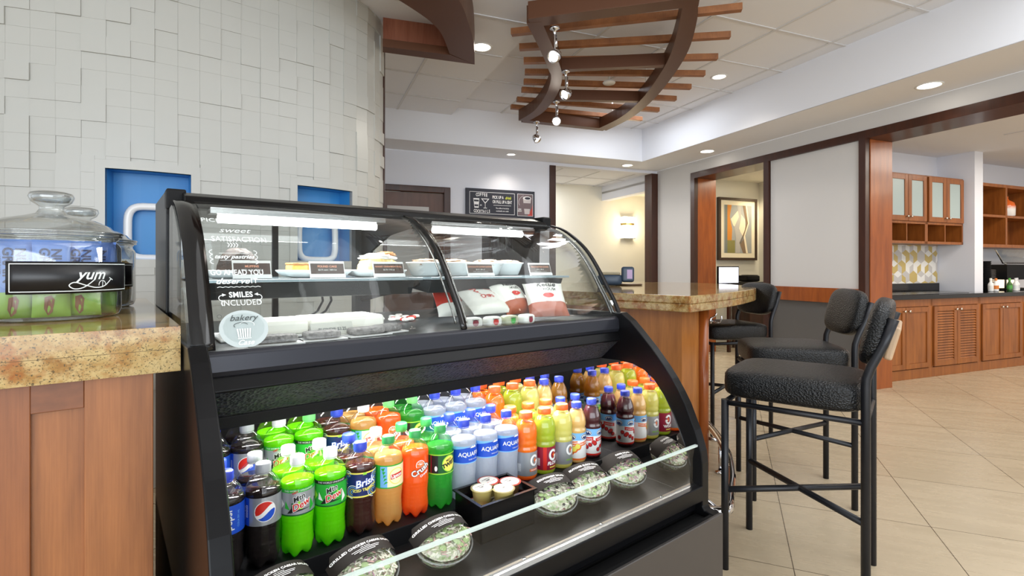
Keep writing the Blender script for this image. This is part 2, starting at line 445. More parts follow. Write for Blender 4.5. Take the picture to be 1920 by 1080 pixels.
# ---- curved relief wall on the left, with two blue niches
W_PTS = [(-4.6, 2.16), (-3.9, 2.31), (-3.2, 2.455), (-2.577, 2.60), (-2.0, 2.80), (-1.60, 2.97), (-1.2494, 3.425), (-1.066, 3.672), (-1.0095, 3.93)]
def ray_pt(x, Y): return ((x-960)/FPX*Y, Y)
W_PTS = [(-4.9, 2.02), (-4.2, 2.17), (-3.4, 2.36), ray_pt(0, 2.59), ray_pt(50, 2.625), ray_pt(150, 2.70), ray_pt(278, 2.828), ray_pt(450, 3.10), ray_pt(608, 3.425), ray_pt(680, 3.672), ray_pt(706, 3.86), ray_pt(718, 4.03)]
wc = smooth_curve([(*p, 0) for p in W_PTS], 12)
wd = [0]
for a, b in zip(wc, wc[1:]): wd.append(wd[-1]+(b-a).length)
def wall_at(d):
    d = max(0, min(wd[-1]-1e-6, d)); i = 0
    while wd[i+1] < d: i += 1
    f = (d-wd[i])/(wd[i+1]-wd[i]); p = wc[i].lerp(wc[i+1], f)
    i0, i1 = max(0, i-2), min(len(wc)-1, i+3); t = (wc[i1]-wc[i0]).normalized()
    return p, t, Vector((t.y, -t.x, 0))
def wall_d(px):
    u = (px-960)/FPX; best = min(range(len(wc)), key=lambda i: abs(wc[i].x/wc[i].y-u)); 
    lo, hi = wd[max(best-1, 0)], wd[min(best+1, len(wd)-1)]
    for _ in range(30):
        m_ = (lo+hi)/2; p = wall_at(m_)[0]
        if p.x/p.y < u: lo = m_
        else: hi = m_
    return (lo+hi)/2
def wp(d, z, n): p, t, nn = wall_at(d); return Vector((p.x, p.y, z))+nn*n
NI = [(wall_d(198), wall_d(358)), (wall_d(557), wall_d(659))]
NZ0, NZ1 = 1.262, 1.747; BR = .045
TS = .0905; TW = .107
rw = MB()
nc = int(wd[-1]/TW); rows = int(LZ/TS)+1
offc = wd[-1]-nc*TW
random.seed(11)
for i in range(nc):
    d0 = offc+i*TW; d1 = d0+TW
    run = None
    for j in range(rows):
        z0 = j*TS; z1 = min(z0+TS, LZ)
        if z1 <= .5: continue
        h = random.choice((0, 0, .003, .006, .010)) if run is None or random.random() > .33 else run
        run = h
        parts = [(d0, d1, z0, z1)]
        for a, b in NI:                                      # cut tiles back to the flat border of a niche
            nx = []
            for (e0, e1, f0, f1) in parts:
                A, B, C0, D0 = a-BR, b+BR, NZ0-BR, NZ1+BR
                if e1 <= A or e0 >= B or f1 <= C0 or f0 >= D0: nx.append((e0, e1, f0, f1)); continue
                if e0 < A: nx.append((e0, A, f0, f1))
                if e1 > B: nx.append((B, e1, f0, f1))
                m0, m1 = max(e0, A), min(e1, B)
                if f0 < C0: nx.append((m0, m1, f0, C0))
                if f1 > D0: nx.append((m0, m1, D0, f1))
            parts = nx
        for (e0, e1, f0, f1) in parts:
            if e1-e0 < .002 or f1-f0 < .002: continue
            g = .0003
            vs = [wp(e0+g, f0+g, h), wp(e1-g, f0+g, h), wp(e1-g, f1-g, h), wp(e0+g, f1-g, h), wp(e0, f0, -.02), wp(e1, f0, -.02), wp(e1, f1, -.02), wp(e0, f1, -.02)]
            rw.add(vs, [(0, 1, 2, 3), (0, 4, 5, 1), (1, 5, 6, 2), (2, 6, 7, 3), (3, 7, 4, 0)])
def strip(mb, d0, d1, z0, z1, n, m=0, k=6, back=-.02):
    ds = [d0+(d1-d0)*i/k for i in range(k+1)]
    for a, b in zip(ds, ds[1:]):
        vs = [wp(a, z0, n), wp(b, z0, n), wp(b, z1, n), wp(a, z1, n), wp(a, z0, back), wp(b, z0, back), wp(b, z1, back), wp(a, z1, back)]
        mb.add(vs, [(0, 1, 2, 3), (0, 4, 5, 1), (3, 2, 6, 7)]+([(0, 3, 7, 4)] if a == d0 else [])+([(1, 5, 6, 2)] if b == ds[-1] else []), m)
for a, b in NI:
    strip(rw, a-BR, b+BR, NZ1, NZ1+BR, .010); strip(rw, a-BR, b+BR, NZ0-BR, NZ0, .010)
    strip(rw, a-BR, a, NZ0, NZ1, .010, k=1); strip(rw, b, b+BR, NZ0, NZ1, .010, k=1)
strip(rw, 0, wd[-1], 0, .52, 0, k=40)
# the wall's body behind the tiles
ND = .13
cuts = sorted([0, wd[-1]]+[x for n_ in NI for x in n_]+[wd[-1]*i/50 for i in range(1, 50)])
for a, b in zip(cuts, cuts[1:]):
    inside = any(n0-1e-6 <= a and b <= n1+1e-6 for n0, n1 in NI)
    for (z0, z1) in ([(0, NZ0), (NZ1, LZ)] if inside else [(0, LZ)]):
        rw.add([wp(a, z0, -.019), wp(b, z0, -.019), wp(b, z1, -.019), wp(a, z1, -.019)], [(0, 1, 2, 3)])
    rw.add([wp(a, 0, -.17), wp(b, 0, -.17), wp(b, LZ, -.17), wp(a, LZ, -.17)], [(0, 1, 2, 3)])
    if inside:
        rw.add([wp(a, NZ0, -ND), wp(b, NZ0, -ND), wp(b, NZ1, -ND), wp(a, NZ1, -ND), wp(a, NZ0, .01), wp(b, NZ0, .01), wp(b, NZ1, .01), wp(a, NZ1, .01)], [(0, 1, 2, 3), (3, 2, 6, 7), (0, 4, 5, 1)], 1)
for a, b in NI:
    for x in (a, b): rw.add([wp(x, NZ0, -ND), wp(x, NZ1, -ND), wp(x, NZ1, .0095), wp(x, NZ0, .0095)], [(0, 1, 2, 3)], 1)
rw.build('wall_left', [M_RELIEF, M_BLUE], kind='structure', fix=False)
e = MB(); a_, _, n_ = wall_at(wd[-1])
e.add([wp(wd[-1], z, n) for z in (0, LZ) for n in (.012, -.17)]+[wp(wd[-1], z, n)+wall_at(wd[-1])[1]*.02 for z in (0, LZ) for n in (.012, -.17)], [(0, 1, 3, 2), (4, 6, 7, 5), (0, 4, 5, 1), (2, 3, 7, 6), (0, 2, 6, 4), (1, 5, 7, 3)])
e.build('trim_5', M_TRIM, kind='structure')

# white rounded rings standing in the niches
for i, (px, zc, hw, hh) in enumerate(((290, 1.415, .135, .145), (607, 1.405, .135, .135))):
    d = wall_d(px); pts = []
    for k in range(40):
        a = 2*PI*k/40; f = lambda t: math.copysign(abs(t)**.45, t)
        pts.append(wp(d+hw*f(math.cos(a)), zc+hh*f(math.sin(a)), -.085))
    o = MB().tube(pts, .021, 10, closed=True, flat=1.0).build('decorative_ring', M_WHITEG)
    tag(o, ('white glossy rounded-square ring in the blue niche nearer the glass jars', 'white glossy rounded-square ring in the blue niche behind the pastry case')[i], 'wall decor', 'rings in the wall niches')

# ---------------------------------------------------------------- lights that hang or sit in the ceiling
M_LAMP = emit('lamp_white', (1, .93, .82), 14); M_LAMPD = emit('lamp_dim', (1, .95, .9), 3.0); M_RIMW = mat('lamp_rim', rgb(235, 235, 232), .35)
def downlight(P, z, label, on=True, r=.085, watts=30, kind='SPOT'):
    t = thing('recessed_downlight', (P[0], P[1], z), 0, label, 'ceiling light', 'recessed downlights')
    MB().lathe([(r, 0), (r+.014, -.001), (r+.014, -.005), (r-.004, -.005), (r-.004, 0)], 28, cap=False).build('trim_ring', M_RIMW, t)
    MB().lathe([(.0, -.0022), (r-.006, -.0022)], 24, cap=False, smooth=False).build('lens', M_LAMP if on else M_LAMPD, t)
    if watts:
        light('downlight_glow', 'SPOT', (P[0], P[1], z-.03), watts, (1, .9, .78), spot_size=math.radians(125), spot_blend=.8, shadow_soft_size=.07)
downlight(RW(4.83, 2.70, 0)[:2], SZ, 'brightest round recessed downlight in the soffit over the wood header', watts=34)
downlight(RW(4.86, 5.30, 0)[:2], SZ, 'round recessed downlight in the soffit above the framed doorway', watts=28)
downlight(RW(2.55, 6.42, 0)[:2], SZ, 'faint recessed downlight above the chalkboard sign', False, .06, 14)
downlight(RW(4.42, 6.46, 0)[:2], SZ, 'recessed downlight beside the corridor opening', True, .075, 16)
downlight((2.15, 5.34), CZ, 'small recessed downlight in the tile ceiling by the slatted canopy', False, .07, 20)
downlight((-.26, 4.39), LZ, 'recessed downlight peeping past the curved wood fascia', True, .08, 24)

def at(x, y, z): Y = (CAM_H-z)*FPX/(y-HOR); return Vector(((x-960)/FPX*Y, Y, z))
# slatted timber canopy hung from the ceiling
cn = thing('slatted_canopy', (.8, 4.6, 2.85), 0, 'hanging canopy of brown slats laid across two curved bronze ribs', 'ceiling canopy')
def cl(P): return [Vector(p)-Vector((.8, 4.6, 2.85)) for p in P]
def band(inner, outer, z0, z1, name, m):
    a = smooth_curve([(p[0], p[1], 0) for p in inner], 5); b = smooth_curve([(p[0], p[1], 0) for p in outer], 5)
    mb = MB(); n = len(a); vs = [(p.x, p.y, z) for z in (z0, z1) for c_ in (a, b) for p in c_]; F = []
    for i in range(n-1):
        F += [(i, i+1, n+i+1, n+i), (2*n+i, 3*n+i, 3*n+i+1, 2*n+i+1), (i, 2*n+i, 2*n+i+1, i+1), (n+i, n+i+1, 3*n+i+1, 3*n+i)]
    F += [(0, n, 3*n, 2*n), (n-1, 3*n-1, 4*n-1, 2*n-1)]
    return mb.add([Vector(v)-Vector((.8, 4.6, 2.85)) for v in vs], F).build(name, m, cn)
OUT = [(1.137, 3.152), (1.219, 3.389), (1.325, 3.862), (1.37, 4.377), (1.373, 5.0), (1.301, 5.605), (1.12, 6.13)]
INN = [(1.02, 3.06), (1.1, 3.36), (1.205, 3.88), (1.25, 4.377), (1.255, 4.98), (1.185, 5.56), (1.02, 6.02)]
band(INN, OUT, 2.85, 2.97, 'curved_rib', M_BRONZE)
I2 = [(.198, 3.42), (.316, 3.862), (.404, 4.236), (.436, 4.476), (.421, 4.892), (.33, 5.394), (.173, 5.748)]
I1 = [(p[0]-.10, p[1]+(.02 if i < 3 else -.04)) for i, p in enumerate(I2)]
band(I1, I2, 2.85, 2.97, 'curved_rib', M_BRONZE)
def beam(p, q, w_, z0, z1, name, m):
    P, Q = Vector((p[0], p[1], 0)), Vector((q[0], q[1], 0)); n = (Q-P).normalized(); n = Vector((-n.y, n.x, 0))*w_/2
    MB().prism([(v.x-.8, v.y-4.6) for v in (P+n, P-n, Q-n, Q+n)], z0-2.85, z1-2.85).build(name, m, cn, bev=.002)
beam((.12, 3.44), (1.15, 3.16), .12, 2.851, 2.969, 'cross_beam', M_BRONZE)
beam((.12, 5.74), (1.10, 6.10), .10, 2.851, 2.969, 'cross_beam', M_BRONZE)
beam((.40, 4.30), (1.25, 4.20), .06, 2.86, 2.96, 'cross_beam', M_BRONZE)
beam((.40, 5.05), (1.25, 5.10), .06, 2.86, 2.96, 'cross_beam', M_BRONZE)
for a, b in (((959, 62), (1391, 15)), ((974, 90), (1369, 67)), ((982, 115), (1345, 108)), ((984, 136), (1321, 139)), ((982, 154), (1295, 164)), ((978, 169), (1267, 186)), ((969, 187), (1235, 207)), ((958, 201), (1203, 224))):
    beam(at(*a, 2.99), at(*b, 2.99), .05, 2.971, 3.018, 'slat', M_SLAT)
for x, y in ((.2, 3.46), (1.1, 3.3), (.36, 4.9), (1.3, 5.0), (.22, 5.6), (1.15, 5.9)):
    MB().cyl((x-.8, y-4.6, .115), (x-.8, y-4.6, .35), .007, 8).build('hanger_rod', M_WHITE, cn)
# dark curved fascia over the relief wall
fa = thing('curved_wood_fascia', (-.6, 3.7, 2.85), 0, 'dark bronze curved fascia with a reddish wood cross beam, hung by the relief wall', 'ceiling canopy')
def loc_fa(p, z): return (p[0]+.6, p[1]-3.7, z-2.85)
A1 = smooth_curve([(-.98, 2.55, 0), (-.80, 2.95, 0), (-.606, 3.284, 0), (-.529, 3.448, 0), (-.490, 3.623, 0), (-.476, 3.93, 0)], 5)
A2 = smooth_curve([(-.62, 2.4, 0), (-.45, 2.8, 0), (-.325, 3.14, 0), (-.292, 3.43, 0), (-.279, 3.72, 0), (-.300, 4.136, 0)], 5)
mb = MB(); n = len(A1); vs = [loc_fa(p, z) for z in (2.85, 3.1) for c_ in (A1, A2) for p in c_]; F = []
for i in range(n-1): F += [(i, i+1, n+i+1, n+i), (i, 2*n+i, 2*n+i+1, i+1), (n+i, n+i+1, 3*n+i+1, 3*n+i)]
F += [(0, n, 3*n, 2*n), (n-1, 3*n-1, 4*n-1, 2*n-1)]
mb.add(vs, F).build('curved_rib', M_BRONZE, fa)
MB().prism([loc_fa(p, 0)[:2] for p in ((-.955, 3.80), (-.98, 3.90), (-.30, 4.136), (-.47, 3.95))], 0, .06).build('cross_beam', M_BRONZE, fa)
MB().prism([loc_fa(p, 0)[:2] for p in ((-.97, 3.87), (-.98, 3.93), (-.31, 4.13), (-.40, 4.05))], .06, .25).build('cross_beam', wood('red_wood', rgb(120, 62, 40), rgb(164, 104, 78), .45), fa)

# track spots under the inner rib
HEADS = [((1040, 52), (1037, 118), (-.5, -.75, -.6), 'track spotlight nearest the viewer on the canopy rib, lamp facing the room'), ((1061, 133), (1057, 187), (-.6, -.6, -.55), 'second track spotlight along the canopy rib, tilted aside'),
         ((1043, 190), (1040, 235), (.0, -.85, -.5), 'track spotlight glaring straight at the viewer'), ((1006, 228), (1007, 262), (.5, -.35, -.8), 'farthest track spotlight at the end of the canopy rib')]
for i, (a, b, dr, lb) in enumerate(HEADS):
    P = at(*a, 2.85); t = thing('track_spotlight', P, 0, lb, 'spotlight', 'track spotlights under the canopy')
    MB().lathe([(.0, 0), (.035, 0), (.035, -.012), (.012, -.02), (.008, -.05), (.008, -.15)], 14, cap=False).cyl((.012, 0, -.05), (.012, 0, -.13), .007, 8).build('stem', M_CHROME, t)
    D = Vector(dr).normalized(); R = D.to_track_quat('-Z', 'Y').to_matrix().to_4x4(); T = Matrix.Translation(Vector((0, 0, -.19))) @ R
    MB().lathe([(.012, .045), (.034, .04), (.042, .015), (.044, -.03), (.038, -.032), (.034, 0)], 18, cap=False, T=T).build('lamp_housing', M_CHROME, t)
    MB().lathe([(.0, -.012), (.034, -.012)], 16, cap=False, T=T).build('lamp', emit('spot_lamp_hot', (1, .93, .82), 60) if i in (2,) else M_LAMP, t)
    light('track_glow', 'SPOT', P+Vector((0, 0, -.19))+D*.05, 18, (1, .92, .8), D.to_track_quat('-Z', 'Y').to_euler(), spot_size=math.radians(70), spot_blend=.6, shadow_soft_size=.03)
p0, p1 = at(1043, 190, 2.85), at(1006, 228, 2.85)
P = at(1142, 90, CZ)
sd = thing('hanging_disc_sensor', (at(1142, 153, 2.97).x, at(1142, 153, 2.97).y, 2.95), 0, 'white disc on a thin rod hanging above the canopy slats', 'ceiling sensor')
MB().lathe([(0, 0), (.055, 0), (.06, .01), (.045, .028), (0, .03)], 20, cap=False).build('disc', M_WHITE, sd)
MB().cyl((0, 0, .03), (0, 0, CZ-2.95), .01, 8).build('rod', M_WHITE, sd)
light('room_overhead_fill', 'AREA', (1.2, 1.2, 3.05), 22, (.97, .98, 1), (0, 0, 0), shape='RECTANGLE', size=2.6, size_y=2.2)  # added soft fill overhead, out of view, without a fixture
light('far_wall_fill', 'AREA', RW(3.6, 5.2, 3.17), 17, (.9, .945, 1), (0, 0, ROOM_A), shape='RECTANGLE', size=1.0, size_y=1.0)  # added cool fill to brighten the far wall, no fixture here
# warm lamps of the rooms beyond
light('corridor_lamp', 'POINT', RW(5.9, 7.4, 2.2), 9, (1, .83, .58), shadow_soft_size=.1)
light('corridor_lamp', 'AREA', RW(3.6, 7.6, 2.72), 30, (.95, .97, 1), size=.9)
light('office_lamp', 'SPOT', RW(6.75, 5.95, 2.58), 45, (1, .86, .62), spot_size=math.radians(130), spot_blend=.7, shadow_soft_size=.06)
light('office_lamp', 'AREA', RW(6.0, 5.3, 2.58), 14, (1, .88, .68), size=.7)
light('pantry_light', 'AREA', RW(7.6, 2.4, 2.62), 52, (1, .92, .82), (0, 0, ROOM_A), shape='RECTANGLE', size=2.6, size_y=.9)
light('pantry_light', 'AREA', RW(9.2, 0.6, 2.62), 48, (1, .84, .64), (0, 0, ROOM_A), shape='RECTANGLE', size=2.0, size_y=1.2)
light('room_overhead_fill', 'AREA', RW(3.2, .2, 3.15), 60, (.93, .965, 1), (0, 0, ROOM_A), shape='RECTANGLE', size=2.2, size_y=3.0)  # second added overhead fill, also out of view and without a fixture

# ================================================================ THE DISPLAY CASE (s along, q towards the shopper, z up)
LEN = 1.333
case = thing('display_case', CASE_O, CASE_A, 'long black curved-glass pastry case above an open refrigerated drinks shelf', 'display case')
def cpr(mb, pts, s0, s1, m=0, smooth=False):         # outline in (q, z), extruded along s
    return mb.prism([(-q, z) for q, z in pts], s0, s1, 'x', m, None, smooth)
def cbox(mb, s0, s1, q0, q1, z0, z1, m=0): return mb.box(s0, s1, -q1, -q0, z0, z1, m)
LOW = [(.459, 1.058), (.50, 1.032), (.537, .999), (.592, .947), (.636, .90), (.668, .862), (.695, .823), (.717, .787), (.735, .747), (.750, .715), (.761, .683), (.770, .655), (.775, .62), (.775, .49), (.782, .480), (.821, .476), (.821, .0)]
for s0, s1 in ((0, .035), (LEN-.035, LEN)):
    o = MB()
    cpr(o, [(-.40, 0), (-.40, 1.425), (.0, 1.425), (-.01, 1.36), (-.02, 1.05)]+LOW, s0, s1)
    o.build('side_panel', M_BLACKC, case, bev=.003)
# inner mirrors on the end walls of the drinks shelf
INNER = [(-.25, .5), (-.25, .90), (.36, .885), (.45, .89), (.515, .886), (.56, .873), (.60, .848), (.638, .805), (.67, .755), (.697, .70), (.722, .645), (.735, .60), (.735, .52), (.60, .5)]
cpr(MB(), INNER, LEN-.0375, LEN-.035).build('end_mirror', M_MIRROR, case)
cpr(MB(), INNER, .0352, .037).build('end_mirror', M_BLACKM, case)
# housings
o = MB(); cpr(o, [(-.40, 1.385), (-.40, 1.42), (.0, 1.42), (.060, 1.405), (.074, 1.388), (.074, 1.372), (.0, 1.372)], .035, LEN-.035); o.build('top_housing', M_BLACK, case, bev=.004)
MB().box(.0, .045, -.004, .05, 1.372, 1.428).build('end_cap', M_BLACKM, case, bev=.004)
MB().box(LEN-.045, LEN, -.06, .05, 1.372, 1.426).build('end_cap', M_BLACKM, case, bev=.006)
o = MB(); cpr(o, [(-.34, .90), (-.34, 1.035), (.425, 1.035), (.425, 1.0), (.30, .93), (.10, .90)], .035, LEN-.035); o.build('bakery_floor', M_SHELF, case)
o = MB(); cpr(o, [(.418, 1.040), (.44, 1.044), (.449, 1.036), (.452, 1.002), (.447, .990), (.40, .990)], .03, LEN-.002); o.build('front_rail', mat('rail_black', rgb(42, 43, 50), .3, .4), case, bev=.003)
o = MB(); cpr(o, [(.40, .992), (.441, .992), (.455, .962), (.452, .957), (.40, .957)], .035, LEN-.004); o.build('front_rail', M_BLACKC, case, bev=.002)
# perforated air grille
gm = mat('grille_black', rgb(12, 12, 13), .6, **DIM)
vv = N(gm, 'ShaderNodeTexVoronoi'); vv.inputs['Scale'].default_value = 120; L(gm, coords(gm), vv.inputs['Vector'])
L(gm, ramp(gm, [(.25, (0, 0, 0)), (.42, (.03, .03, .032))], vv.outputs['Distance']), bsdf(gm).inputs['Base Color']); bump(gm, vv.outputs['Distance'], .8, .004)
o = MB(); cpr(o, [(.448, .957), (.367, .886), (.355, .892), (.436, .962)], .036, LEN-.036); o.build('air_grille', gm, case)
o = MB(); cpr(o, [(.372, .888), (.370, .860), (.360, .860), (.360, .878), (.345, .884), (.345, .90)], .036, LEN-.036); o.build('canopy_lip', M_BLACKM, case, bev=.002)
cbox(MB(), .06, LEN-.06, .325, .356, .868, .876).build('shelf_lamp', emit('shelf_led', (1, .97, .92), 9), case)
# drinks deck: back wall, two levels, salad trough, guard
o = MB(); cbox(o, .037, LEN-.037, -.06, -.04, .5, .90); cbox(o, .037, LEN-.037, -.04, .28, .885, .9)
o.build('rear_wall', M_BLACKM, case)
o = MB(); cbox(o, .037, LEN-.037, -.04, .286, .50, .609); cbox(o, .037, LEN-.037, .286, .452, .50, .56); cbox(o, .037, LEN-.037, .452, .74, .48, .515)
o.build('shelf_deck', M_DECK, case, bev=.002)
o = MB(); cbox(o, .038, LEN-.038, .690, .742, .5155, .5175)
o.build('kick_strip', mat('brushed_steel', rgb(120, 110, 98), .45, .4), case)
for k in range(5): MB().lathe([(0, .522), (.005, .522), (.006, .518)], 12, T=Matrix.Translation((.12+k*.27, -.70, 0))).build('screw', M_CHROME, case)
o = MB(); cbox(o, .0, LEN, .742, .775, .505, .552); cbox(o, .035, LEN-.035, .742, .752, .47, .505); o.build('guard_rail', M_BLACKC, case, bev=.003)
cbox(MB(), .03, LEN-.012, .752, .758, .553, .668).build('glass_guard', clear('guard_glass', (.96, .975, .97), .6), case)
o = MB(); cbox(o, .03, LEN-.012, .7505, .7595, .668, .6735); cbox(o, LEN-.0135, LEN-.0095, .7505, .7595, .553, .671); o.build('guard_edge', M_GLASSE, case)
o = MB(); cbox(o, .0, LEN, -.40, .74, .10, .47); cbox(o, .02, LEN-.02, -.35, .76, 0, .10); o.build('base_cabinet', M_BLACKM, case)
o = MB(); cbox(o, .0, LEN, .812, .822, .06, .478); o.build('kick_panel', M_PANEL, case, bev=.002)
o = MB(); cbox(o, .036, LEN-.036, .752, .800, .455, .462); cbox(o, .036, LEN-.036, .800, .812, .46, .476); cbox(o, .0, LEN, .74, .812, .06, .44); o.build('base_grille', M_BLACKM, case)
# curved front glass and its frames
PROF = [(.434, 1.043), (.405, 1.098), (.369, 1.151), (.331, 1.208), (.289, 1.261), (.248, 1.300), (.204, 1.331), (.159, 1.357), (.118, 1.374), (.074, 1.385)]
pc = smooth_curve([(a, b, 0) for a, b in PROF], 6)
pl = [0]
for a, b in zip(pc, pc[1:]): pl.append(pl[-1]+(b-a).length)
def glass_at(s, t, n):
    t = max(0, min(pl[-1]-1e-6, t)); i = 0
    while pl[i+1] < t: i += 1
    p = pc[i].lerp(pc[i+1], (t-pl[i])/(pl[i+1]-pl[i])); d = (pc[i+1]-pc[i]).normalized()
    q, z = p.x+d.y*n, p.y-d.x*n
    return (s, -q, z)
def sheet(s0, s1, n0, n1, t0=0, t1=None, k=30):
    t1 = pl[-1] if t1 is None else t1; mb = MB(); vs = []
    for i in range(k+1):
        t = t0+(t1-t0)*i/k; vs += [glass_at(s0, t, n0), glass_at(s1, t, n0), glass_at(s1, t, n1), glass_at(s0, t, n1)]
    F = []
    for i in range(k):
        for j in range(4): F.append((4*i+j, 4*i+(j+1) % 4, 4*i+4+(j+1) % 4, 4*i+4+j))
    F += [(0, 1, 2, 3), (4*k, 4*k+3, 4*k+2, 4*k+1)]
    return mb.add(vs, F, 0, True)
sheet(.052, .652, 0, .004).build('front_glass', M_GLASS, case)
sheet(.668, LEN-.022, 0, .004).build('front_glass', M_GLASS, case)
M_FRIT = mat('glass_frit', rgb(14, 14, 15), .12)
sheet(.008, .052, .001, .006).build('glass_frame', M_FRIT, case)
sheet(LEN-.022, LEN-.004, .001, .006).build('glass_frame', M_BLACKC, case)
sheet(.652, .668, -.003, .006).build('glass_frame', M_FRIT, case)
for s in (.640, .676): sheet(s-.0015, s+.0015, -.006, .0, .02).build('glass_trim', M_STEEL, case)
for s in (LEN-.030, LEN-.042): sheet(s-.002, s+.002, -.012, -.004, .01).build('glass_trim', M_STEEL, case)
# end panes of the pastry compartment
pane = [(p.x-.006, p.y-.004) for p in pc[:-4]]+[(.0, 1.37), (.0, 1.04)]
for s in (.004, LEN-.010): cpr(MB(), pane, s, s+.004).build('end_pane', M_GLASS, case)
o = MB(); cpr(o, [(-.02, 1.04), (-.02, 1.375), (.05, 1.375), (.03, 1.30), (.018, 1.18), (.018, 1.04)], .006, .03); o.build('end_pillar', M_BLACKM, case)
o = MB(); cpr(o, [(-.34, 1.04), (-.34, 1.385), (-.05, 1.385), (-.05, 1.04)], LEN-.012, LEN-.006); o.build('end_pane', M_GLASS, case)
# middle gable arm
o = MB(); cpr(o, [(-.32, 1.372), (.12, 1.372), (.10, 1.345), (-.05, 1.33), (-.20, 1.28), (-.32, 1.18)], .655, .665); cpr(o, [(-.33, 1.036), (-.33, 1.372), (-.29, 1.372), (-.29, 1.036)], .63, .69)
o.build('centre_gable', M_SHELF, case)
o = MB()
for s in (.66,): o.tube([(s, .30, 1.09), (s, .12, 1.12), (s, -.05, 1.14), (s, -.16, 1.165)], .008, 8)
for s in (.47, .50): o.tube([(s, .31, 1.04), (s, .24, 1.06), (s, .18, 1.10), (s, .20, 1.14)], .004, 8)
o.build('shelf_bracket', M_BLACKM, case)
for s0, s1 in ((.05, .63), (.69, LEN-.05)):
    cbox(MB(), s0, s1, -.33, -.324, 1.04, 1.38).build('rear_glass', M_GLASS, case)
o = MB()
for s in (.035, .34, 1.0, LEN-.05): cbox(o, s, s+.018, -.338, -.320, 1.036, 1.386)
o.build('rear_frame', M_BLACKM, case)
for s0, s1 in ((.045, .645), (.675, 1.275)):          # pastry shelves: glass lip over a dark fascia
    o = MB(); cpr(o, [(-.28, 1.178), (-.28, 1.186), (.225, 1.186), (.225, 1.178)], s0, s1, 0); o.build('pastry_shelf', mat('shelf_top', rgb(150, 166, 172), .15, .3), case, bev=.001)
    o = MB(); cpr(o, [(.05, 1.176), (.215, 1.176), (.195, 1.135), (.05, 1.150)], s0+.004, s1-.004-.02); o.build('shelf_fascia', M_SHELF, case, bev=.002)
for s0, s1 in ((.105, .545), (.75, 1.14)):
    MB().cyl((s0, -.10, 1.345), (s1, -.10, 1.345), .011, 12).build('tube_lamp', emit('case_tube', (.96, .99, 1), 9), case)
    MB().box(s0-.02, s1+.02, -.128, -.072, 1.357, 1.372).build('lamp_holder', M_STEEL, case)
for s, z, q, e in ((.33, 1.33, .09, 3.6), (.95, 1.33, .09, 3.6)):
    light('case_tube_glow', 'AREA', CW(s, q, z), e, (.97, .99, 1), (0, 0, CASE_A), shape='RECTANGLE', size=.5, size_y=.05)
light('shelf_lamp_glow', 'AREA', CW(.70, .345, .866), 10.5, (1, .975, .94), (math.radians(-27), 0, CASE_A), shape='RECTANGLE', size=1.2, size_y=.04, spread=math.radians(130))
for s in (.36, .97): light('bakery_floor_glow', 'AREA', CW(s, .10, 1.132), 1.8, (.98, .99, 1), (0, 0, CASE_A), shape='RECTANGLE', size=.5, size_y=.04)
light('rear_shelf_fill', 'AREA', CW(.70, .15, .882), 5.5, (1, .975, .94), (0, 0, CASE_A), shape='RECTANGLE', size=1.15, size_y=.03)  # added fill to lift the rear bottle rows, no lamp body here
# white lettering on the glass
M_INK = mat('white_decal', rgb(226, 232, 230), .6); M_INKD = mat('dark_decal', rgb(60, 66, 66), .6); M_INKG = mat('grey_decal', rgb(178, 188, 188), .6)
fl_ = Flat()
fl_.text('PICK YOUR', .106, .366, .026, 0, spacing=1.1, bold=.01, sx=.74).text('sweet', .118, .322, .028, 0, shear=.4).text('SATISFACTION', .126, .288, .026, 0, sx=.68)
fl_.text('tasty pastries', .108, .232, .0155, 0, shear=.45, bold=.02)
for sx in (-1, 1):
    for k in range(3): fl_.ring(.108+sx*.043, .218+k*.014, .007, .0016, 0, a0=PI/2*(1 if sx < 0 else -1), a1=PI/2*(3 if sx < 0 else 1), n=10)
fl_.line([(.078, .243), (.140, .243)], .001, 0).line([(.078, .222), (.140, .222)], .001, 0)
for k in range(4): fl_.line([(.098+k*.006, .262), (.102+k*.006, .270), (.098+k*.006, .277)], .002, 0)
fl_.text('GO AHEAD YOU', .110, .187, .020, 0, bold=.02, sx=.72).text('deserve', .097, .164, .0215, 0, shear=.45, bold=.02).text('IT', .142, .164, .019, 0, bold=.01)
fl_.line([(.066+k*.0055, .148+(.0022 if k % 2 else 0)) for k in range(17)], .0013, 0)
fl_.text('SMILES', .111, .128, .0195, 0, bold=.03, spacing=1.05, sx=.8).text('INCLUDED', .111, .107, .021, 0, spacing=1.05, sx=.76)
for sx in (-1, 1):
    fl_.ring(.110+sx*.036, .121, .008, .0017, 0, a0=(PI/2 if sx < 0 else -PI/2), a1=(PI*1.5 if sx < 0 else PI/2), n=10)
    fl_.ring(.110+sx*.034, .107, .006, .0013, 0, a0=(PI/2 if sx < 0 else -PI/2), a1=(PI*1.5 if sx < 0 else PI/2), n=10)
    fl_.poly([(.110+sx*.036, .133), (.110+sx*.036, .125), (.110+sx*.028, .129)], 0)
cv = .044; C_ = [(.109+.048*math.cos(2*PI*i/40), max(.002, cv+.044*math.sin(2*PI*i/40))) for i in range(40)]
fl_.poly(C_, 2, 0)
fl_.text('bakery', .109, .069, .020, 1, shear=.4)
fl_.ring(.103, .052, .014, .0012, 1, ry=.007, a0=.2, a1=PI+.6).ring(.115, .053, .015, .0012, 0, ry=.008, a0=-.4, a1=PI-.3)
for k in range(6): fl_.poly([(.094+k*.005, .044), (.0972+k*.005, .044), (.0985+k*.0042, .024), (.096+k*.0042, .024)], 0, 2)
fl_.line([(.095, .022), (.121, .022)], .002, 0).text('Case', .109, .012, .016, 0, shear=.4, bold=.02)
fl_.ring(.064, .075, .0045, .0008, 1)
mb = MB(); fl_.into(mb, lambda u, v, h: glass_at(u, v, .0045+h), .004, .0003)
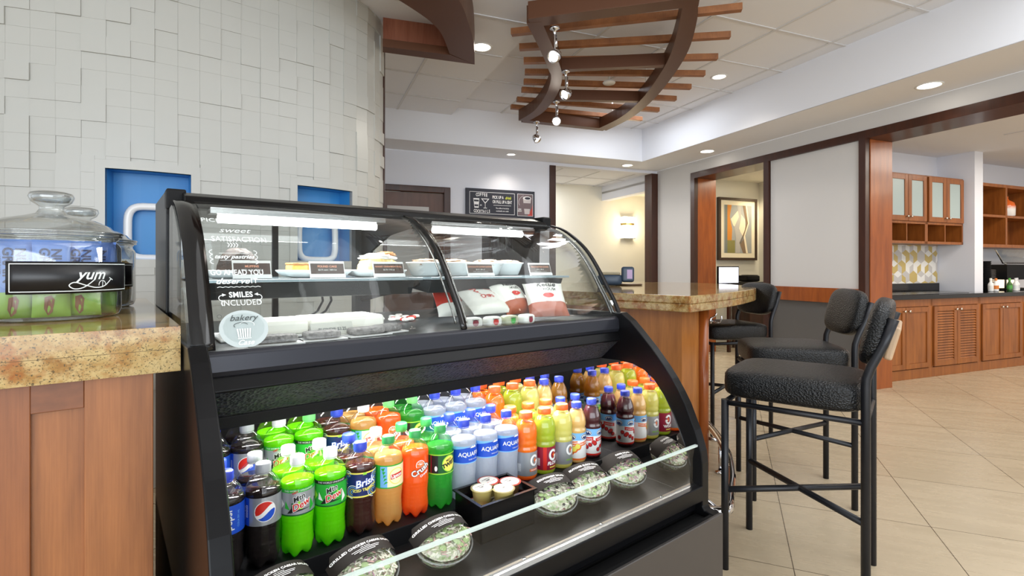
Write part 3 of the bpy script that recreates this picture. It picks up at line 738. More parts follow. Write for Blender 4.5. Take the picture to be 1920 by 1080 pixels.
mb.build('glass_lettering', [M_INK, M_INKD, M_INKG], case, fix=False)
mb = MB(); Flat().rect(1.296, 1.308, .045, .060, 0).rect(1.298, 1.303, .040, .045, 0).into(mb, lambda u, v, h: glass_at(u, v, .0045+h), .004, .0003)
mb.build('glass_logo', [M_INK], case, fix=False)

# ================================================================ GRANITE COUNTERS AND THE BAR
lc = thing('counter_cabinet', CASE_O, CASE_A, 'maple panelled counter cabinet under the granite slab with the snack jars', 'cabinet')
Q1 = .355
o = MB(); o.box(-1.6, -.0485, -Q1+.02, .80, .0, 1.0); o.build('body', M_MAPLE, lc)
def qx(x): n = Q1-1.648; u = (x-960)/FPX; Y = n/(.6173*u-.7867); return .7867*u*Y+.6173*Y-.122
xs = [qx(158), qx(288)]; a, b, c_ = qx(57), qx(158), -.0485
MB().box(b, c_, -Q1, -Q1+.02, 0, 1.0).build('stile', M_MAPLE, lc, bev=.0015)
MB().box(a-.12, a, -Q1, -Q1+.02, 0, 1.0).build('stile', wood('maple_b', rgb(116, 66, 36), rgb(160, 98, 56), .38, (5, 6, .8)), lc, bev=.0015)
MB().box(a, b, -Q1, -Q1+.02, .945, 1.0).build('rail', wood('maple_r', rgb(104, 60, 34), rgb(146, 88, 52), .38, (.7, 6, 6)), lc, bev=.0015)
MB().box(a, b, -Q1+.010, -Q1+.02, 0, .945).build('panel', M_MAPLE, lc)
MB().box(-1.6, a-.12, -Q1, -Q1+.02, 0, 1.0).build('panel', M_MAPLE, lc)
o = MB().box(-1.7, -.004, -.389, .86, 1.003, 1.095).box(-1.7, -.0035, -.3893, .86, 1.0485, 1.0495, 1)
M_SEAM = mat('granite_seam', rgb(96, 78, 50), .3)
tag(o.build('granite_countertop', [M_GRANITE, M_SEAM], rot=CASE_A, loc=CASE_O, bev=.007, seg=3), 'speckled gold granite slab carrying the glass snack jars', 'countertop')

BT = [(.954, 2.757), (1.20, 3.009), (1.42, 3.26), (1.62, 3.53), (1.80, 3.80), (1.93, 4.10), (2.0, 4.45), (1.99, 4.85), (1.88, 5.2), (1.65, 5.45), (1.2, 5.5), (.3, 5.2), (-.35, 4.6), (-.30, 3.98)]
cur = [Vector((x, y)) for x, y in BT]
sm = [cur[0]]+[Vector(p[:2]) for p in smooth_curve([(x, y, 0) for x, y in BT[1:11]], 5)]+cur[11:]
def inset(P, d):
    out = []; n = len(P)
    for i in range(n):
        a, b, c_ = P[i-1], P[i], P[(i+1) % n]; e1 = (b-a).normalized(); e2 = (c_-b).normalized(); nn = Vector((-e1.y-e2.y, e1.x+e2.x)).normalized(); out.append(b+nn*d)
    return out
o = MB().prism([tuple(p) for p in sm], 1.02, 1.065).prism([tuple(p) for p in inset(sm, .001)], .975, 1.0198)
tag(o.build('granite_bar_top', M_GRANITE, bev=.006, seg=3), 'gold speckled granite bar top with a sweeping rounded end above the stools', 'bar top')
bar = thing('bar_counter', (.9, 3.6, 0), 0, 'maple veneered bar base under the rounded granite top', 'bar')
BB = [(1.0, 3.03), (1.165, 3.10), (1.20, 3.60), (1.21, 4.10), (1.25, 4.60), (1.15, 4.95), (.3, 4.8), (-.1, 4.35), (-.1, 4.05)]
MB().prism([(x-.9, y-3.6) for x, y in BB], .0, .975).build('body', wood('bar_veneer', rgb(146, 88, 40), rgb(196, 128, 64), .3), bar)
MB().cyl((1.148-.9, 3.085-3.6, 0), (1.148-.9, 3.085-3.6, .975), .03, 14).build('corner_post', M_CHERRY, bar)
fr = thing('bar_foot_rail', (.9, 3.6, 0), 0, 'curved polished foot rail sweeping round the foot of the bar', 'foot rail')
RP = smooth_curve([(x-.9, y-3.6, .19) for x, y in ((.66, 2.30), (.874, 2.16), (.985, 2.335), (1.09, 2.56), (1.185, 2.835), (1.262, 3.20), (1.285, 3.5), (1.275, 4.1), (1.28, 4.6))], 6)
MB().tube(RP, .024, 12).build('rail', M_CHROME, fr)
for x, y, bx, by in ((.874, 2.16, .80, 2.62), (1.235, 3.05, 1.16, 3.12), (1.277, 3.9, 1.20, 3.92)):
    MB().cyl((x-.9, y-3.6, .19), (bx-.9, by-3.6, .19), .012, 10).lathe([(0, 0), (.03, 0), (.03, .012), (.014, .02)], 14, T=Matrix.Translation((x-.9, y-3.6, 0)), cap=False).cyl((x-.9, y-3.6, 0), (x-.9, y-3.6, .19), .012, 10).build('bracket', M_CHROME, fr)
hk = thing('purse_hook', (1.195, 3.10, .90), math.radians(-35), 'small chrome purse hook under the bar edge', 'hook')
MB().lathe([(0, 0), (.02, 0), (.02, .006), (.008, .01)], 14, T=Matrix.Rotation(PI/2, 4, 'Y'), cap=False).tube([(.005, 0, 0), (.03, 0, -.01), (.055, 0, -.008), (.065, 0, .012), (.062, 0, .03)], .005, 8).tube([(.0, 0, .01), (.03, 0, .03), (.035, 0, .045)], .005, 8).build('hook', M_CHROME, hk)
lv = tag(MB().lathe([(0, 0), (.11, 0), (.12, .006), (.11, .012), (0, .012)], 30, T=Matrix.Translation((1.02, 4.5, 1.066))).build('serving_mat', mat('brown_mat', rgb(88, 62, 38), .4)), 'flat round brown mat on the bar beside the payment terminal', 'mat')
pt = thing('payment_terminal', (.86, 4.35, 1.066), math.radians(-8), 'dark blue payment terminal on a swivel stand on the bar', 'payment terminal')
NV = mat('terminal_navy', rgb(44, 62, 82), .35)
MB().pad(-.14, .07, -.08, .08, 0, .10, e=4).build('base', NV, pt)
MB().box(-.13, .05, -.07, .07, .09, .115).build('tray', mat('terminal_tray', rgb(150, 140, 112), .4), pt, bev=.01)
MB().cyl((.05, 0, .06), (.12, -.02, .10), .02, 12).build('arm', M_BLACKM, pt)
MB().box(.06, .165, -.06, -.015, .02, .15, T=Matrix.Translation((0, 0, .01))).build('head', NV, pt, bev=.02, seg=4)
MB().box(.105, .148, -.0615, -.060, .06, .135).build('screen', emit('terminal_screen', rgb(150, 130, 160), .5), pt)

# ================================================================ BAR STOOLS
def make_stool():
    t = thing('bar_stool', (0, 0, 0), 0, '', '')
    SH = .685
    MB().pad(-.225, .225, -.255, .235, SH+.006, SH+.125, e=5.5, n=16).build('seat', M_VINYL, t)
    R = Matrix.Translation((0, .262, .985)) @ Matrix.Rotation(math.radians(-14), 4, 'X')
    MB().pad(-.205, .205, -.038, .038, -.125, .120, e=3.6, n=16, T=R).build('backrest', M_VINYL, t)
    R2 = R @ Matrix.Translation((0, .052, -.01))
    MB().box(-.16, .16, -.012, .014, -.07, .05, T=R2).build('back_board', M_TAN, t, bev=.008, seg=3)
    for sx in (-1, 1): MB().cyl((sx*.2, -.235, 0), (sx*.2, -.235, SH), .0145, 14).build('leg', M_POWDER, t)
    for sx in (-1, 1):
        MB().tube([(sx*.2, .235, 0), (sx*.2, .235, .80), (sx*.2, .237, .83), (sx*.198, .25, .87), (sx*.195, .285, .95), (sx*.19, .315, 1.04)], .0150, 14).build('leg', M_POWDER, t)
    o = MB()
    for a, b in (((-.2, -.235), (.2, -.235)), ((-.2, .235), (.2, .235)), ((-.2, -.235), (-.2, .235)), ((.2, -.235), (.2, .235))):
        o.cyl((*a, SH-.012), (*b, SH-.012), .011, 10)
    o.build('seat_frame', M_POWDER, t)
    for sx in (-1, 1): MB().cyl((-sx*.2, -.235, .32), (sx*.2, .235, .32), .0125, 12).build('stretcher', M_POWDER, t)
    return t
st = make_stool()
for i, (x, y, a, lb) in enumerate(((1.1695, 2.0965, -127.65, 'black textured vinyl bar stool standing nearest the viewer'),
                                   (1.54, 2.835, -103.4, 'black vinyl bar stool in the middle of the three at the bar'),
                                   (1.623, 3.913, -79.1, 'black vinyl bar stool farthest away, tucked under the rounded bar end'))):
    o = st if i == 0 else copy_tree(st)
    o.location = (x, y, 0); o.rotation_euler = (0, 0, math.radians(a)); tag(o, lb, 'bar stool', 'bar stools along the granite bar')

# ================================================================ BOTTLES
def P_(n, r, g, b, ro=.4, **k): return mat(n, rgb(r, g, b), ro, **k)
K_WH = P_('print_white', 240, 240, 238); K_RED = P_('print_red', 206, 40, 30); K_BLU = P_('print_blue', 24, 76, 190); K_NAVY = P_('print_navy', 20, 34, 92)
K_CYAN = P_('print_sky', 120, 184, 236); K_SIL = P_('print_silver', 176, 180, 186, .3, Metallic=.5); K_BLK = P_('print_black', 26, 28, 26); K_GRN = P_('print_green', 40, 168, 52)
K_DGRN = P_('print_dark_green', 14, 84, 36); K_LIM = P_('print_lime', 150, 214, 60); K_YEL = P_('print_yellow', 238, 224, 96); K_ORG = P_('print_orange', 240, 112, 34); K_MAR = P_('print_maroon', 142, 20, 48)
K_GLD = P_('print_gold', 214, 204, 90); K_TEA = P_('print_cream', 246, 238, 190)
PAL = [K_WH, K_RED, K_BLU, K_NAVY, K_CYAN, K_SIL, K_BLK, K_GRN, K_DGRN, K_LIM, K_YEL, K_ORG, K_MAR, K_GLD, K_TEA]
WH, RED, BLU, NAVY, CYAN, SIL, BLK, GRN, DGRN, LIM, YEL, ORG, MAR, GLD, TEA = range(15)
C_WH = P_('cap_white', 236, 238, 238, .35); C_SI = P_('cap_silver', 170, 174, 178, .35); C_BL = P_('cap_blue', 44, 66, 190, .35); C_GN = P_('cap_green', 50, 150, 76, .35); C_LG = P_('cap_light_green', 120, 214, 120, .35); C_OR = P_('cap_orange', 240, 104, 40, .35)

def globe(f, u, v, R, lay):
    f.disc(u, v, R*1.08, WH, lay)
    w1 = lambda x: .18*R+.42*x+.22*R*math.sin(2.6*x/R); w2 = lambda x: -.32*R+.30*x+.22*R*math.sin(2.6*x/R-.3)
    n = 26; X = [-R+2*R*i/n for i in range(n+1)]; cir = lambda x: math.sqrt(max(0, R*R-x*x))
    top = [(u+x, v+max(min(w1(x), cir(x)), -cir(x))) for x in X]+[(u+x, v+cir(x)) for x in X[::-1]]
    bot = [(u+x, v+min(max(w2(x), -cir(x)), cir(x))) for x in X]+[(u+x, v-cir(x)) for x in X[::-1]]
    for poly, m in ((top, RED), (bot, BLU)):
        k = n+1
        for i in range(n):
            a, b, c_, d = poly[i], poly[i+1], poly[2*k-2-i], poly[2*k-1-i]
            f.poly([a, b, c_, d], m, lay+1)
def gee(f, u, v, R, lay):
    f.ring(u, v, R*1.12, R*.58, SIL, lay, ry=R*1.32, a0=.45, a1=2*PI-.2, n=26)
    f.ring(u, v, R, R*.42, WH, lay+1, ry=R*1.2, a0=.55, a1=2*PI-.25, n=26).rect(u+.05*R, u+R*.98, v-.35*R, v+.02*R, WH, lay+1)
    f.poly([(u+.35*R, v+.75*R), (u-.25*R, v-.05*R), (u+.05*R, v-.05*R), (u-.1*R, v-.75*R), (u+.55*R, v+.18*R), (u+.22*R, v+.18*R)], ORG, lay+2)
def label_flat(k):
    f = Flat(); z0, z1 = .098, .158; C2 = .115
    full = lambda m, a=z0, b=z1, l=0: f.rect(-C2, C2, a, b, m, l)
    if k == 'cola':
        full(BLU); globe(f, -.030, .128, .022, 1); f.text('pepsi', .010, .128, .021, WH, 2, rot=PI/2, bold=.01).text('COLA 591 mL', .030, .128, .006, CYAN, 2, rot=PI/2)
    elif k == 'diet_cola':
        full(SIL); f.rect(-.060, -.030, z0, z1, BLU, 1).text('diet pepsi', -.047, .128, .010, WH, 2, rot=PI/2, bold=.01); globe(f, .004, .128, .0205, 1)
        for i in range(9): f.rect(-.040, -.034, .116+i*.003, .1176+i*.003, WH, 2)
    elif k in ('diet_lime', 'lime_soda'):
        full(SIL if k == 'diet_lime' else GRN); g = DGRN
        f.rect(-C2, C2, z1-.008, z1, GRN if k == 'diet_lime' else BLK, 1).rect(-C2, C2, z0, z0+.003, g, 1).text('THIS WORLD UNLEASHED', .0, z1-.004, .0055, WH, 3)
        for i in range(9):
            u = -.06+i*.014; f.poly([(u, .103+(i % 3)*.006), (u+.012, .112+(i % 2)*.012), (u+.002, .140-(i % 4)*.004)], [DGRN, LIM, WH, GRN][(i+(k == 'diet_lime')) % 4], 1)
        for t, u, v, s, m in (('Mtn', -.001, .137, .0165, BLK), ('Dew', .003, .121, .0205, RED)):
            f.text(t, u, v, s, WH, 3, rot=.38, shear=.3, bold=.07).text(t, u, v, s, m, 4, rot=.38, shear=.3, bold=.02)
        f.poly([(-.026, .104), (-.010, .124), (-.014, .112), (.026, .112)], BLK, 2)
        if k == 'diet_lime': f.text('DIET', -.008, .150, .006, RED, 4, rot=.3, bold=.03)
    elif k == 'iced_tea':
        full(NAVY); f.rect(-C2, C2, z1-.0035, z1, YEL, 1).rect(-C2, C2, z0, z0+.0035, YEL, 1)
        for i, (u, v) in enumerate(((-.04, .146), (-.026, .112), (.026, .110), (-.05, .118), (.036, .142))):
            for j in range(4): f.ring(u, v, .004+j*.004, .0014, [CYAN, GLD, CYAN, WH][j], 1, n=18, a0=.3*j, a1=PI*1.5)
        f.text('Brisk', .004, .133, .024, BLU, 3, rot=.2, shear=.25, bold=.07).text('Brisk', .004, .133, .024, WH, 4, rot=.2, shear=.25, bold=.025)
        f.text('ICED TEA', -.006, .1155, .009, YEL, 4, rot=.1, bold=.03).text('LEMON', .020, .120, .009, YEL, 4, rot=.35, bold=.04).poly([(-.002, .152), (.008, .152), (.006, .158), (.0, .158)], LIM, 2)
    elif k == 'green_tea':
        full(GRN, .100, .158); f.rect(-.030, C2, .103, .155, TEA, 1).rect(-.030, -.012, .103, .155, CYAN, 2)
        f.disc(.012, .129, .0205, YEL, 3).disc(.012, .129, .0185, TEA, 4).poly([(-.004, .122), (.028, .126), (.028, .138), (-.004, .134)], RED, 5).text('Lipton', .012, .130, .0115, WH, 6, rot=.12, bold=.04)
        for i in range(5): f.poly([(-.028+i*.003, .150-i*.008), (-.018+i*.002, .152-i*.009), (-.022, .142-i*.008)], GRN, 3)
    elif k == 'orange_soda':
        f.disc(.0, .140, .0125, WH, 0, a0=-.3, a1=PI+.5).disc(.0, .140, .011, ORG, 1, a0=-.3, a1=PI+.5)
        for i in range(5): a = .3+i*.6; f.line([(0, .140), (.010*math.cos(a), .140+.010*math.sin(a))], .001, WH, 2)
        f.text('Crush', .0, .127, .021, BLK, 3, rot=.5, bold=.075).text('Crush', .0, .127, .021, WH, 4, rot=.5, bold=.03).text('Orange', .010, .116, .0085, WH, 4, rot=.5, bold=.03)
    elif k == 'lemon_lime':
        full(DGRN, .099, .151); f.rect(-C2, C2, .149, .152, LIM, 1).rect(-C2, C2, .098, .101, LIM, 1).rect(-.040, -.020, .101, .149, BLK, 1).rect(-.042, -.039, .101, .149, MAR, 2).disc(-.026, .114, .004, WH, 3, ry=.007)
        f.disc(.012, .125, .0215, LIM, 2, ry=.0225).disc(.012, .125, .019, YEL, 3, ry=.020).text('MIST', .010, .135, .008, BLK, 4, rot=.25, bold=.03).text('TWIST', .012, .124, .0145, BLK, 4, rot=.3, bold=.06)
    elif k == 'water':
        f.rect(-C2, C2, .110, .152, BLU, 0).rect(-C2, C2, .108, .1105, CYAN, 1)
        f.poly([(-C2, .150), (-.05, .146), (-.01, .152), (.012, .158), (.03, .153), (.07, .148), (C2, .151), (C2, .156), (-C2, .156)], CYAN, 1).poly([(.002, .150), (.009, .1565), (.013, .153), (.017, .157), (.025, .150)], WH, 2)
        f.text('AQUAFINA', .009, .133, .0165, WH, 3, bold=.015).text('PURE WATER', .012, .1185, .005, WH, 3)
    elif k[:5] == 'sport':
        m = MAR if k == 'sport_lime' else SIL
        f.rect(-C2, C2, .016, .088, m, 0)
        if m == MAR: f.rect(-.030, -.018, .016, .088, RED, 1).text('FLOW', .004, .036, .014, WH, 3, shear=.2, bold=.06).rect(-.008, .016, .022, .026, YEL, 2)
        elif k == 'sport_orange': f.rect(-.012, .018, .029, .037, ORG, 2).text('ORANGE', .003, .033, .006, WH, 3, bold=.03)
        else: f.text('LEMON LIME', .006, .030, .006, LIM, 3, bold=.04)
        for i in range(8): f.rect(-.056, -.040, .030+i*.003, .0315+i*.003, WH, 2)
        gee(f, .004, .062, .0145, 3)
    elif k[:5] == 'juice':
        m, fr_ = {'juice_orange': (ORG, ORG), 'juice_cranberry': (RED, MAR), 'juice_apple': (GRN, LIM)}[k]
        f.rect(-C2, C2, .012, .102, WH, 0).rect(-C2, C2, .078, .102, CYAN, 1).rect(-C2, C2, .012, .018, m, 1)
        for uc in (-.040, .006, .052):
            f.disc(uc, .088, .0145, WH, 2, ry=.0095).ring(uc, .088, .0135, .002, NAVY, 3, ry=.0085).poly([(uc-.010, .085), (uc-.003, .092), (uc, .087), (uc+.004, .093), (uc+.010, .084), (uc, .082)], NAVY, 4)
        for uc in (-.040, .010): f.poly([(uc-.022, .058), (uc+.020, .064), (uc+.020, .076), (uc-.022, .070)], m, 2).text({'juice_orange': '100% ORANGE', 'juice_cranberry': 'Cranberry', 'juice_apple': '100% Apple'}[k], uc, .0672, .0075, WH, 3, rot=.14, bold=.02)
        for i in range(12):
            u = -.055+(i*37 % 100)/100*.11; v = .024+(i*53 % 30)/1000; R = .0075 if k == 'juice_cranberry' else .012
            if k == 'juice_orange' and i % 3: continue
            f.disc(u, v+.006, R, fr_, 2+i % 3, n=16).disc(u-.001, v+.007, R*.72, (YEL if k != 'juice_cranberry' else RED), 5+i % 3, n=16)
    return f

SODA = [(.008, .009), (.020, .002), (.0285, .0), (.0345, .010), (.0368, .026), (.0352, .046), (.0345, .062), (.0362, .082), (.0376, .094), (.0370, .098), (.0370, .158), (.0378, .162), (.0372, .168), (.0345, .178), (.0290, .188), (.0215, .196), (.0150, .2005), (.0132, .203), (.0132, .208)]
WATER = [(.010, .004), (.030, .0), (.0350, .006), (.0365, .03), (.0345, .060), (.0362, .085), (.0372, .105), (.0372, .160), (.0368, .168), (.0335, .176), (.0260, .188), (.0185, .197), (.0145, .2005), (.0132, .203), (.0132, .208)]
SPORT = [(.012, .003), (.027, .0), (.0335, .003), (.0362, .010), (.0362, .015), (.0352, .017), (.0352, .087), (.0365, .091), (.0365, .097), (.0338, .102), (.0338, .106), (.0365, .111), (.0345, .117), (.0358, .127), (.0362, .140), (.0348, .155), (.0305, .170), (.0240, .180), (.0190, .184), (.0182, .19)]
JUICE = [(.010, .003), (.024, .0), (.0305, .003), (.0328, .009), (.0322, .012), (.0322, .102), (.0330, .105), (.0330, .112), (.0292, .117), (.0322, .124), (.0325, .134), (.0308, .147), (.0268, .160), (.0215, .172), (.0168, .180), (.0152, .184), (.0152, .188)]
SODA = [(r*.983, z) for r, z in SODA]
SODA = SODA[:4]+[((SODA[i][0]+(SODA[i+1][0]-SODA[i][0])*t)*(1+.010*math.sin((SODA[i][1]+(SODA[i+1][1]-SODA[i][1])*t)*620)), SODA[i][1]+(SODA[i+1][1]-SODA[i][1])*t) for i in range(4, 8) for t in (0, .2, .4, .6, .8)]+SODA[8:]
WATER = [(r*.995, z) for r, z in WATER]
def petal(r, z, a):
    if z > .03: return r, z
    k = (1-z/.03); c = .5+.5*math.cos(5*a); return r*(1-.16*c*k), z+.010*c*k
SHAPE = {'cola': SODA, 'diet_cola': SODA, 'diet_lime': SODA, 'lime_soda': SODA, 'iced_tea': SODA, 'green_tea': SODA, 'orange_soda': SODA, 'lemon_lime': SODA, 'water': WATER}
LIQ = {'cola': drink('cola', rgb(22, 12, 10), .08), 'diet_cola': drink('cola', rgb(22, 12, 10), .08), 'diet_lime': drink('diet_lime_soda', rgb(140, 236, 24), .45), 'lime_soda': drink('lime_soda', rgb(126, 232, 14), .45),
       'iced_tea': drink('dark_tea', rgb(66, 24, 12), .3, rgb(120, 50, 20)), 'green_tea': drink('amber_tea', rgb(236, 192, 112), .65, rgb(248, 214, 150)), 'orange_soda': drink('orange_soda', rgb(255, 104, 16), .3),
       'lemon_lime': drink('green_soda', rgb(112, 200, 112), .8, rgb(150, 226, 150)), 'water': drink('water', rgb(205, 212, 222), .66, rgb(225, 232, 240)),
       'sport_orange': drink('sport_orange', rgb(255, 134, 16), .3), 'sport_lime': drink('sport_lime', rgb(192, 210, 60), .5, rgb(214, 226, 110)), 'sport_lemon': drink('sport_lemon', rgb(232, 228, 130), .4),
       'juice_orange': drink('orange_juice', rgb(244, 206, 128), .25), 'juice_cranberry': drink('cranberry', rgb(78, 14, 26), .25, rgb(130, 30, 50)), 'juice_apple': drink('apple_juice', rgb(190, 140, 44), .6, rgb(214, 166, 80))}
CAPM = {'cola': C_BL, 'diet_cola': C_SI, 'diet_lime': C_WH, 'lime_soda': C_WH, 'iced_tea': C_BL, 'green_tea': C_GN, 'orange_soda': C_GN, 'lemon_lime': C_GN, 'water': C_BL}
PETS = {}
def make_bottle(kind, capm):
    key = (kind, capm.name)
    sh = SHAPE.get(kind) or (SPORT if kind[:5] == 'sport' else JUICE)
    t = thing('drink_bottle', (0, 0, 0), 0, '', '')
    if key in PETS:
        for nm, me in PETS[key]:
            o = bpy.data.objects.new(nm, me); COL.objects.link(o); o.parent = t
        return t
    fn = petal if sh is SODA else None; nn = 40 if sh is SODA else 32
    shell = clear('green_plastic', (.72, .93, .72), 1, .05, 1.45, .05, rgb(60, 180, 80)) if kind == 'lemon_lime' else (clear('lime_plastic', (.86, .97, .66), 1, .05, 1.45, .05, rgb(150, 220, 60)) if kind in ('lime_soda', 'diet_lime') else M_PET)
    parts = [MB().lathe(sh, nn, fn=fn).build('body', shell, t)]
    fill = {'water': .170, 'green_tea': .176, 'orange_soda': .176}.get(kind, .169) if sh in (SODA, WATER) else (.176 if sh is SPORT else .174)
    inner = [(r-.0012, max(z, .0012)) for r, z in sh if z < fill]
    r0 = next(b[0]+(a[0]-b[0])*(b[1]-fill)/(b[1]-a[1]) for a, b in zip(sh, sh[1:]) if b[1] >= fill)
    inner.append((r0-.0014, fill))
    parts.append(MB().lathe(inner, nn, fn=fn).build('drink', LIQ[kind], t))
    rg = lambda r, z, a: (r*(1+(.025 if z < H_-.002 else 0)*math.cos(30*a)), z)
    if sh is SPORT: H_ = .205; cp = [(.0200, .1865), (.0205, .188), (.0205, .2025), (.0190, .205), (.0, .205)]
    elif sh is JUICE: H_ = .200; cp = [(.0168, .1835), (.0168, .1975), (.0155, .200), (.0, .200)]
    else: H_ = .2225; cp = [(.0158, .2035), (.0160, .205), (.0158, .220), (.0145, .2225), (.0, .2225)]
    o = MB().lathe(cp, 90, fn=rg, cap=False)
    if sh is not SPORT: o.lathe([(cp[0][0]-.0006, cp[0][1]-.0035), (cp[0][0]-.0003, cp[0][1]-.0008)], 32, cap=False)
    parts.append(o.build('cap', capm, t))
    R = {id(SPORT): .0354, id(JUICE): .0324}.get(id(sh), .0372)
    mb = MB(); label_flat(kind).into(mb, lambda u, v, h: ((R+h)*math.cos(-PI/2+u/R), (R+h)*math.sin(-PI/2+u/R), v), .0035, .00016, .0003)
    used = sorted(set(mb.m)); mb.m = [used.index(i) for i in mb.m]
    parts.append(mb.build('label', [PAL[i] for i in used], t, fix=False))
    PETS[key] = [(p.name.split('.')[0], p.data) for p in parts]
    return t
DESC = {'cola': 'blue-capped cola bottle with blue label', 'diet_cola': 'silver-capped dark cola bottle with silver label', 'diet_lime': 'white-capped bright lime soda bottle with silver label',
        'lime_soda': 'white-capped bright lime soda bottle with green label', 'iced_tea': 'dark iced tea bottle with navy label', 'green_tea': 'amber tea bottle with a green and cream label',
        'orange_soda': 'bright orange soda bottle with white lettering', 'lemon_lime': 'clear green soda bottle with a yellow lemon label', 'water': 'clear water bottle with a blue label',
        'sport_orange': 'orange sports drink with orange cap', 'sport_lime': 'lime sports drink with maroon label', 'sport_lemon': 'pale lemon sports drink with silver label',
        'juice_orange': 'pale orange juice bottle with a blue cap', 'juice_cranberry': 'dark red cranberry juice bottle with a blue cap', 'juice_apple': 'amber apple juice bottle with a blue cap'}
ROWN = ['in the front row', 'in the second row', 'in the third row, on the step', 'in the rearmost row, under the grille']
ROWS = [(.406, .5605), (.326, .5605), (.240, .6095), (.160, .6095)]
COLS = [(.0742, 'cola'), (.1486, 'diet_cola'), (.2230, 'diet_lime'), (.2974, 'lime_soda'), (.3720, 'iced_tea'), (.4470, 'green_tea'), (.5230, 'orange_soda'), (.5995, 'lemon_lime'), (.677, 'water'), (.753, 'water'), (.829, 'water'),
        (.907, 'sport_orange'), (.985, 'sport_lime'), (1.061, 'sport_lemon'), (1.132, 'juice_orange'), (1.206, 'juice_cranberry')]
WC = {.677: 'water column beside the green soda', .753: 'middle water column', .829: 'water column beside the sports drinks'}
random.seed(5)
for ri, (q, z) in enumerate(ROWS):
    for s, k in COLS:
        cap = CAPM.get(k, C_OR if k[:5] == 'sport' else C_BL); kk = k
        if ri >= 1 and k == 'green_tea': cap = C_WH
        if ri >= 1 and k == 'lemon_lime' and ri == 2: cap = C_LG
        if ri == 2 and k in ('orange_soda', 'lime_soda'): cap = C_LG
        if ri >= 2 and k == 'juice_cranberry': kk = 'juice_apple'
        b = make_bottle(kk, cap)
        b.location = CW(s+random.uniform(-.0006, .0006), q+random.uniform(-.0008, .0008), z); b.rotation_euler = (0, 0, CASE_A+math.radians(-17*max(0, 1-s/.75)-1+random.uniform(-3, 3)+(120 if (ri == 1 and k == 'juice_cranberry') else 0)))
        col = ' of the '+WC[s] if s in WC else ''
        if k == 'water': lb = 'clear water bottle, '+ROWN[ri].replace('in the ', '').split(',')[0]+col
        else: lb = DESC[kk]+' '+ROWN[ri]
        tag(b, lb, 'drink bottle', 'bottled drinks in the refrigerated shelf')

# ================================================================ SALAD BOWLS IN THE FRONT TROUGH
def sleeve_mat():
    m = mat('paper_sleeve', rgb(30, 25, 21), .75, Specular_IOR_Level=.2); return m
M_SLV = sleeve_mat(); M_SLVB = mat('kraft_sleeve', rgb(150, 128, 100), .6)
def salad_mat():
    m = mat('salad_greens', rgb(120, 160, 80), .45)
    v = N(m, 'ShaderNodeTexVoronoi'); v.inputs['Scale'].default_value = 150; L(m, coords(m), v.inputs['Vector'])
    sx = N(m, 'ShaderNodeSeparateColor'); L(m, v.outputs['Color'], sx.inputs[0])
    c = ramp(m, [(.0, rgb(150, 172, 116)), (.25, rgb(196, 206, 164)), (.5, rgb(226, 222, 196)), (.8, rgb(240, 236, 216)), (1, rgb(150, 96, 90))], sx.outputs[0])
    L(m, c, bsdf(m).inputs['Base Color']); bump(m, v.outputs['Distance'], .9, .006)
    return m
M_SALAD = salad_mat()
M_CHEESE = mat('shredded_cheese', rgb(240, 236, 214), .5); M_LEAF = mat('lettuce_leaf', rgb(158, 182, 120), .45); M_ONION = mat('red_onion', rgb(176, 130, 150), .4); M_OLIVE = mat('dark_bean', rgb(44, 30, 34), .3); M_PINK = mat('ham_shred', rgb(214, 168, 160), .5)
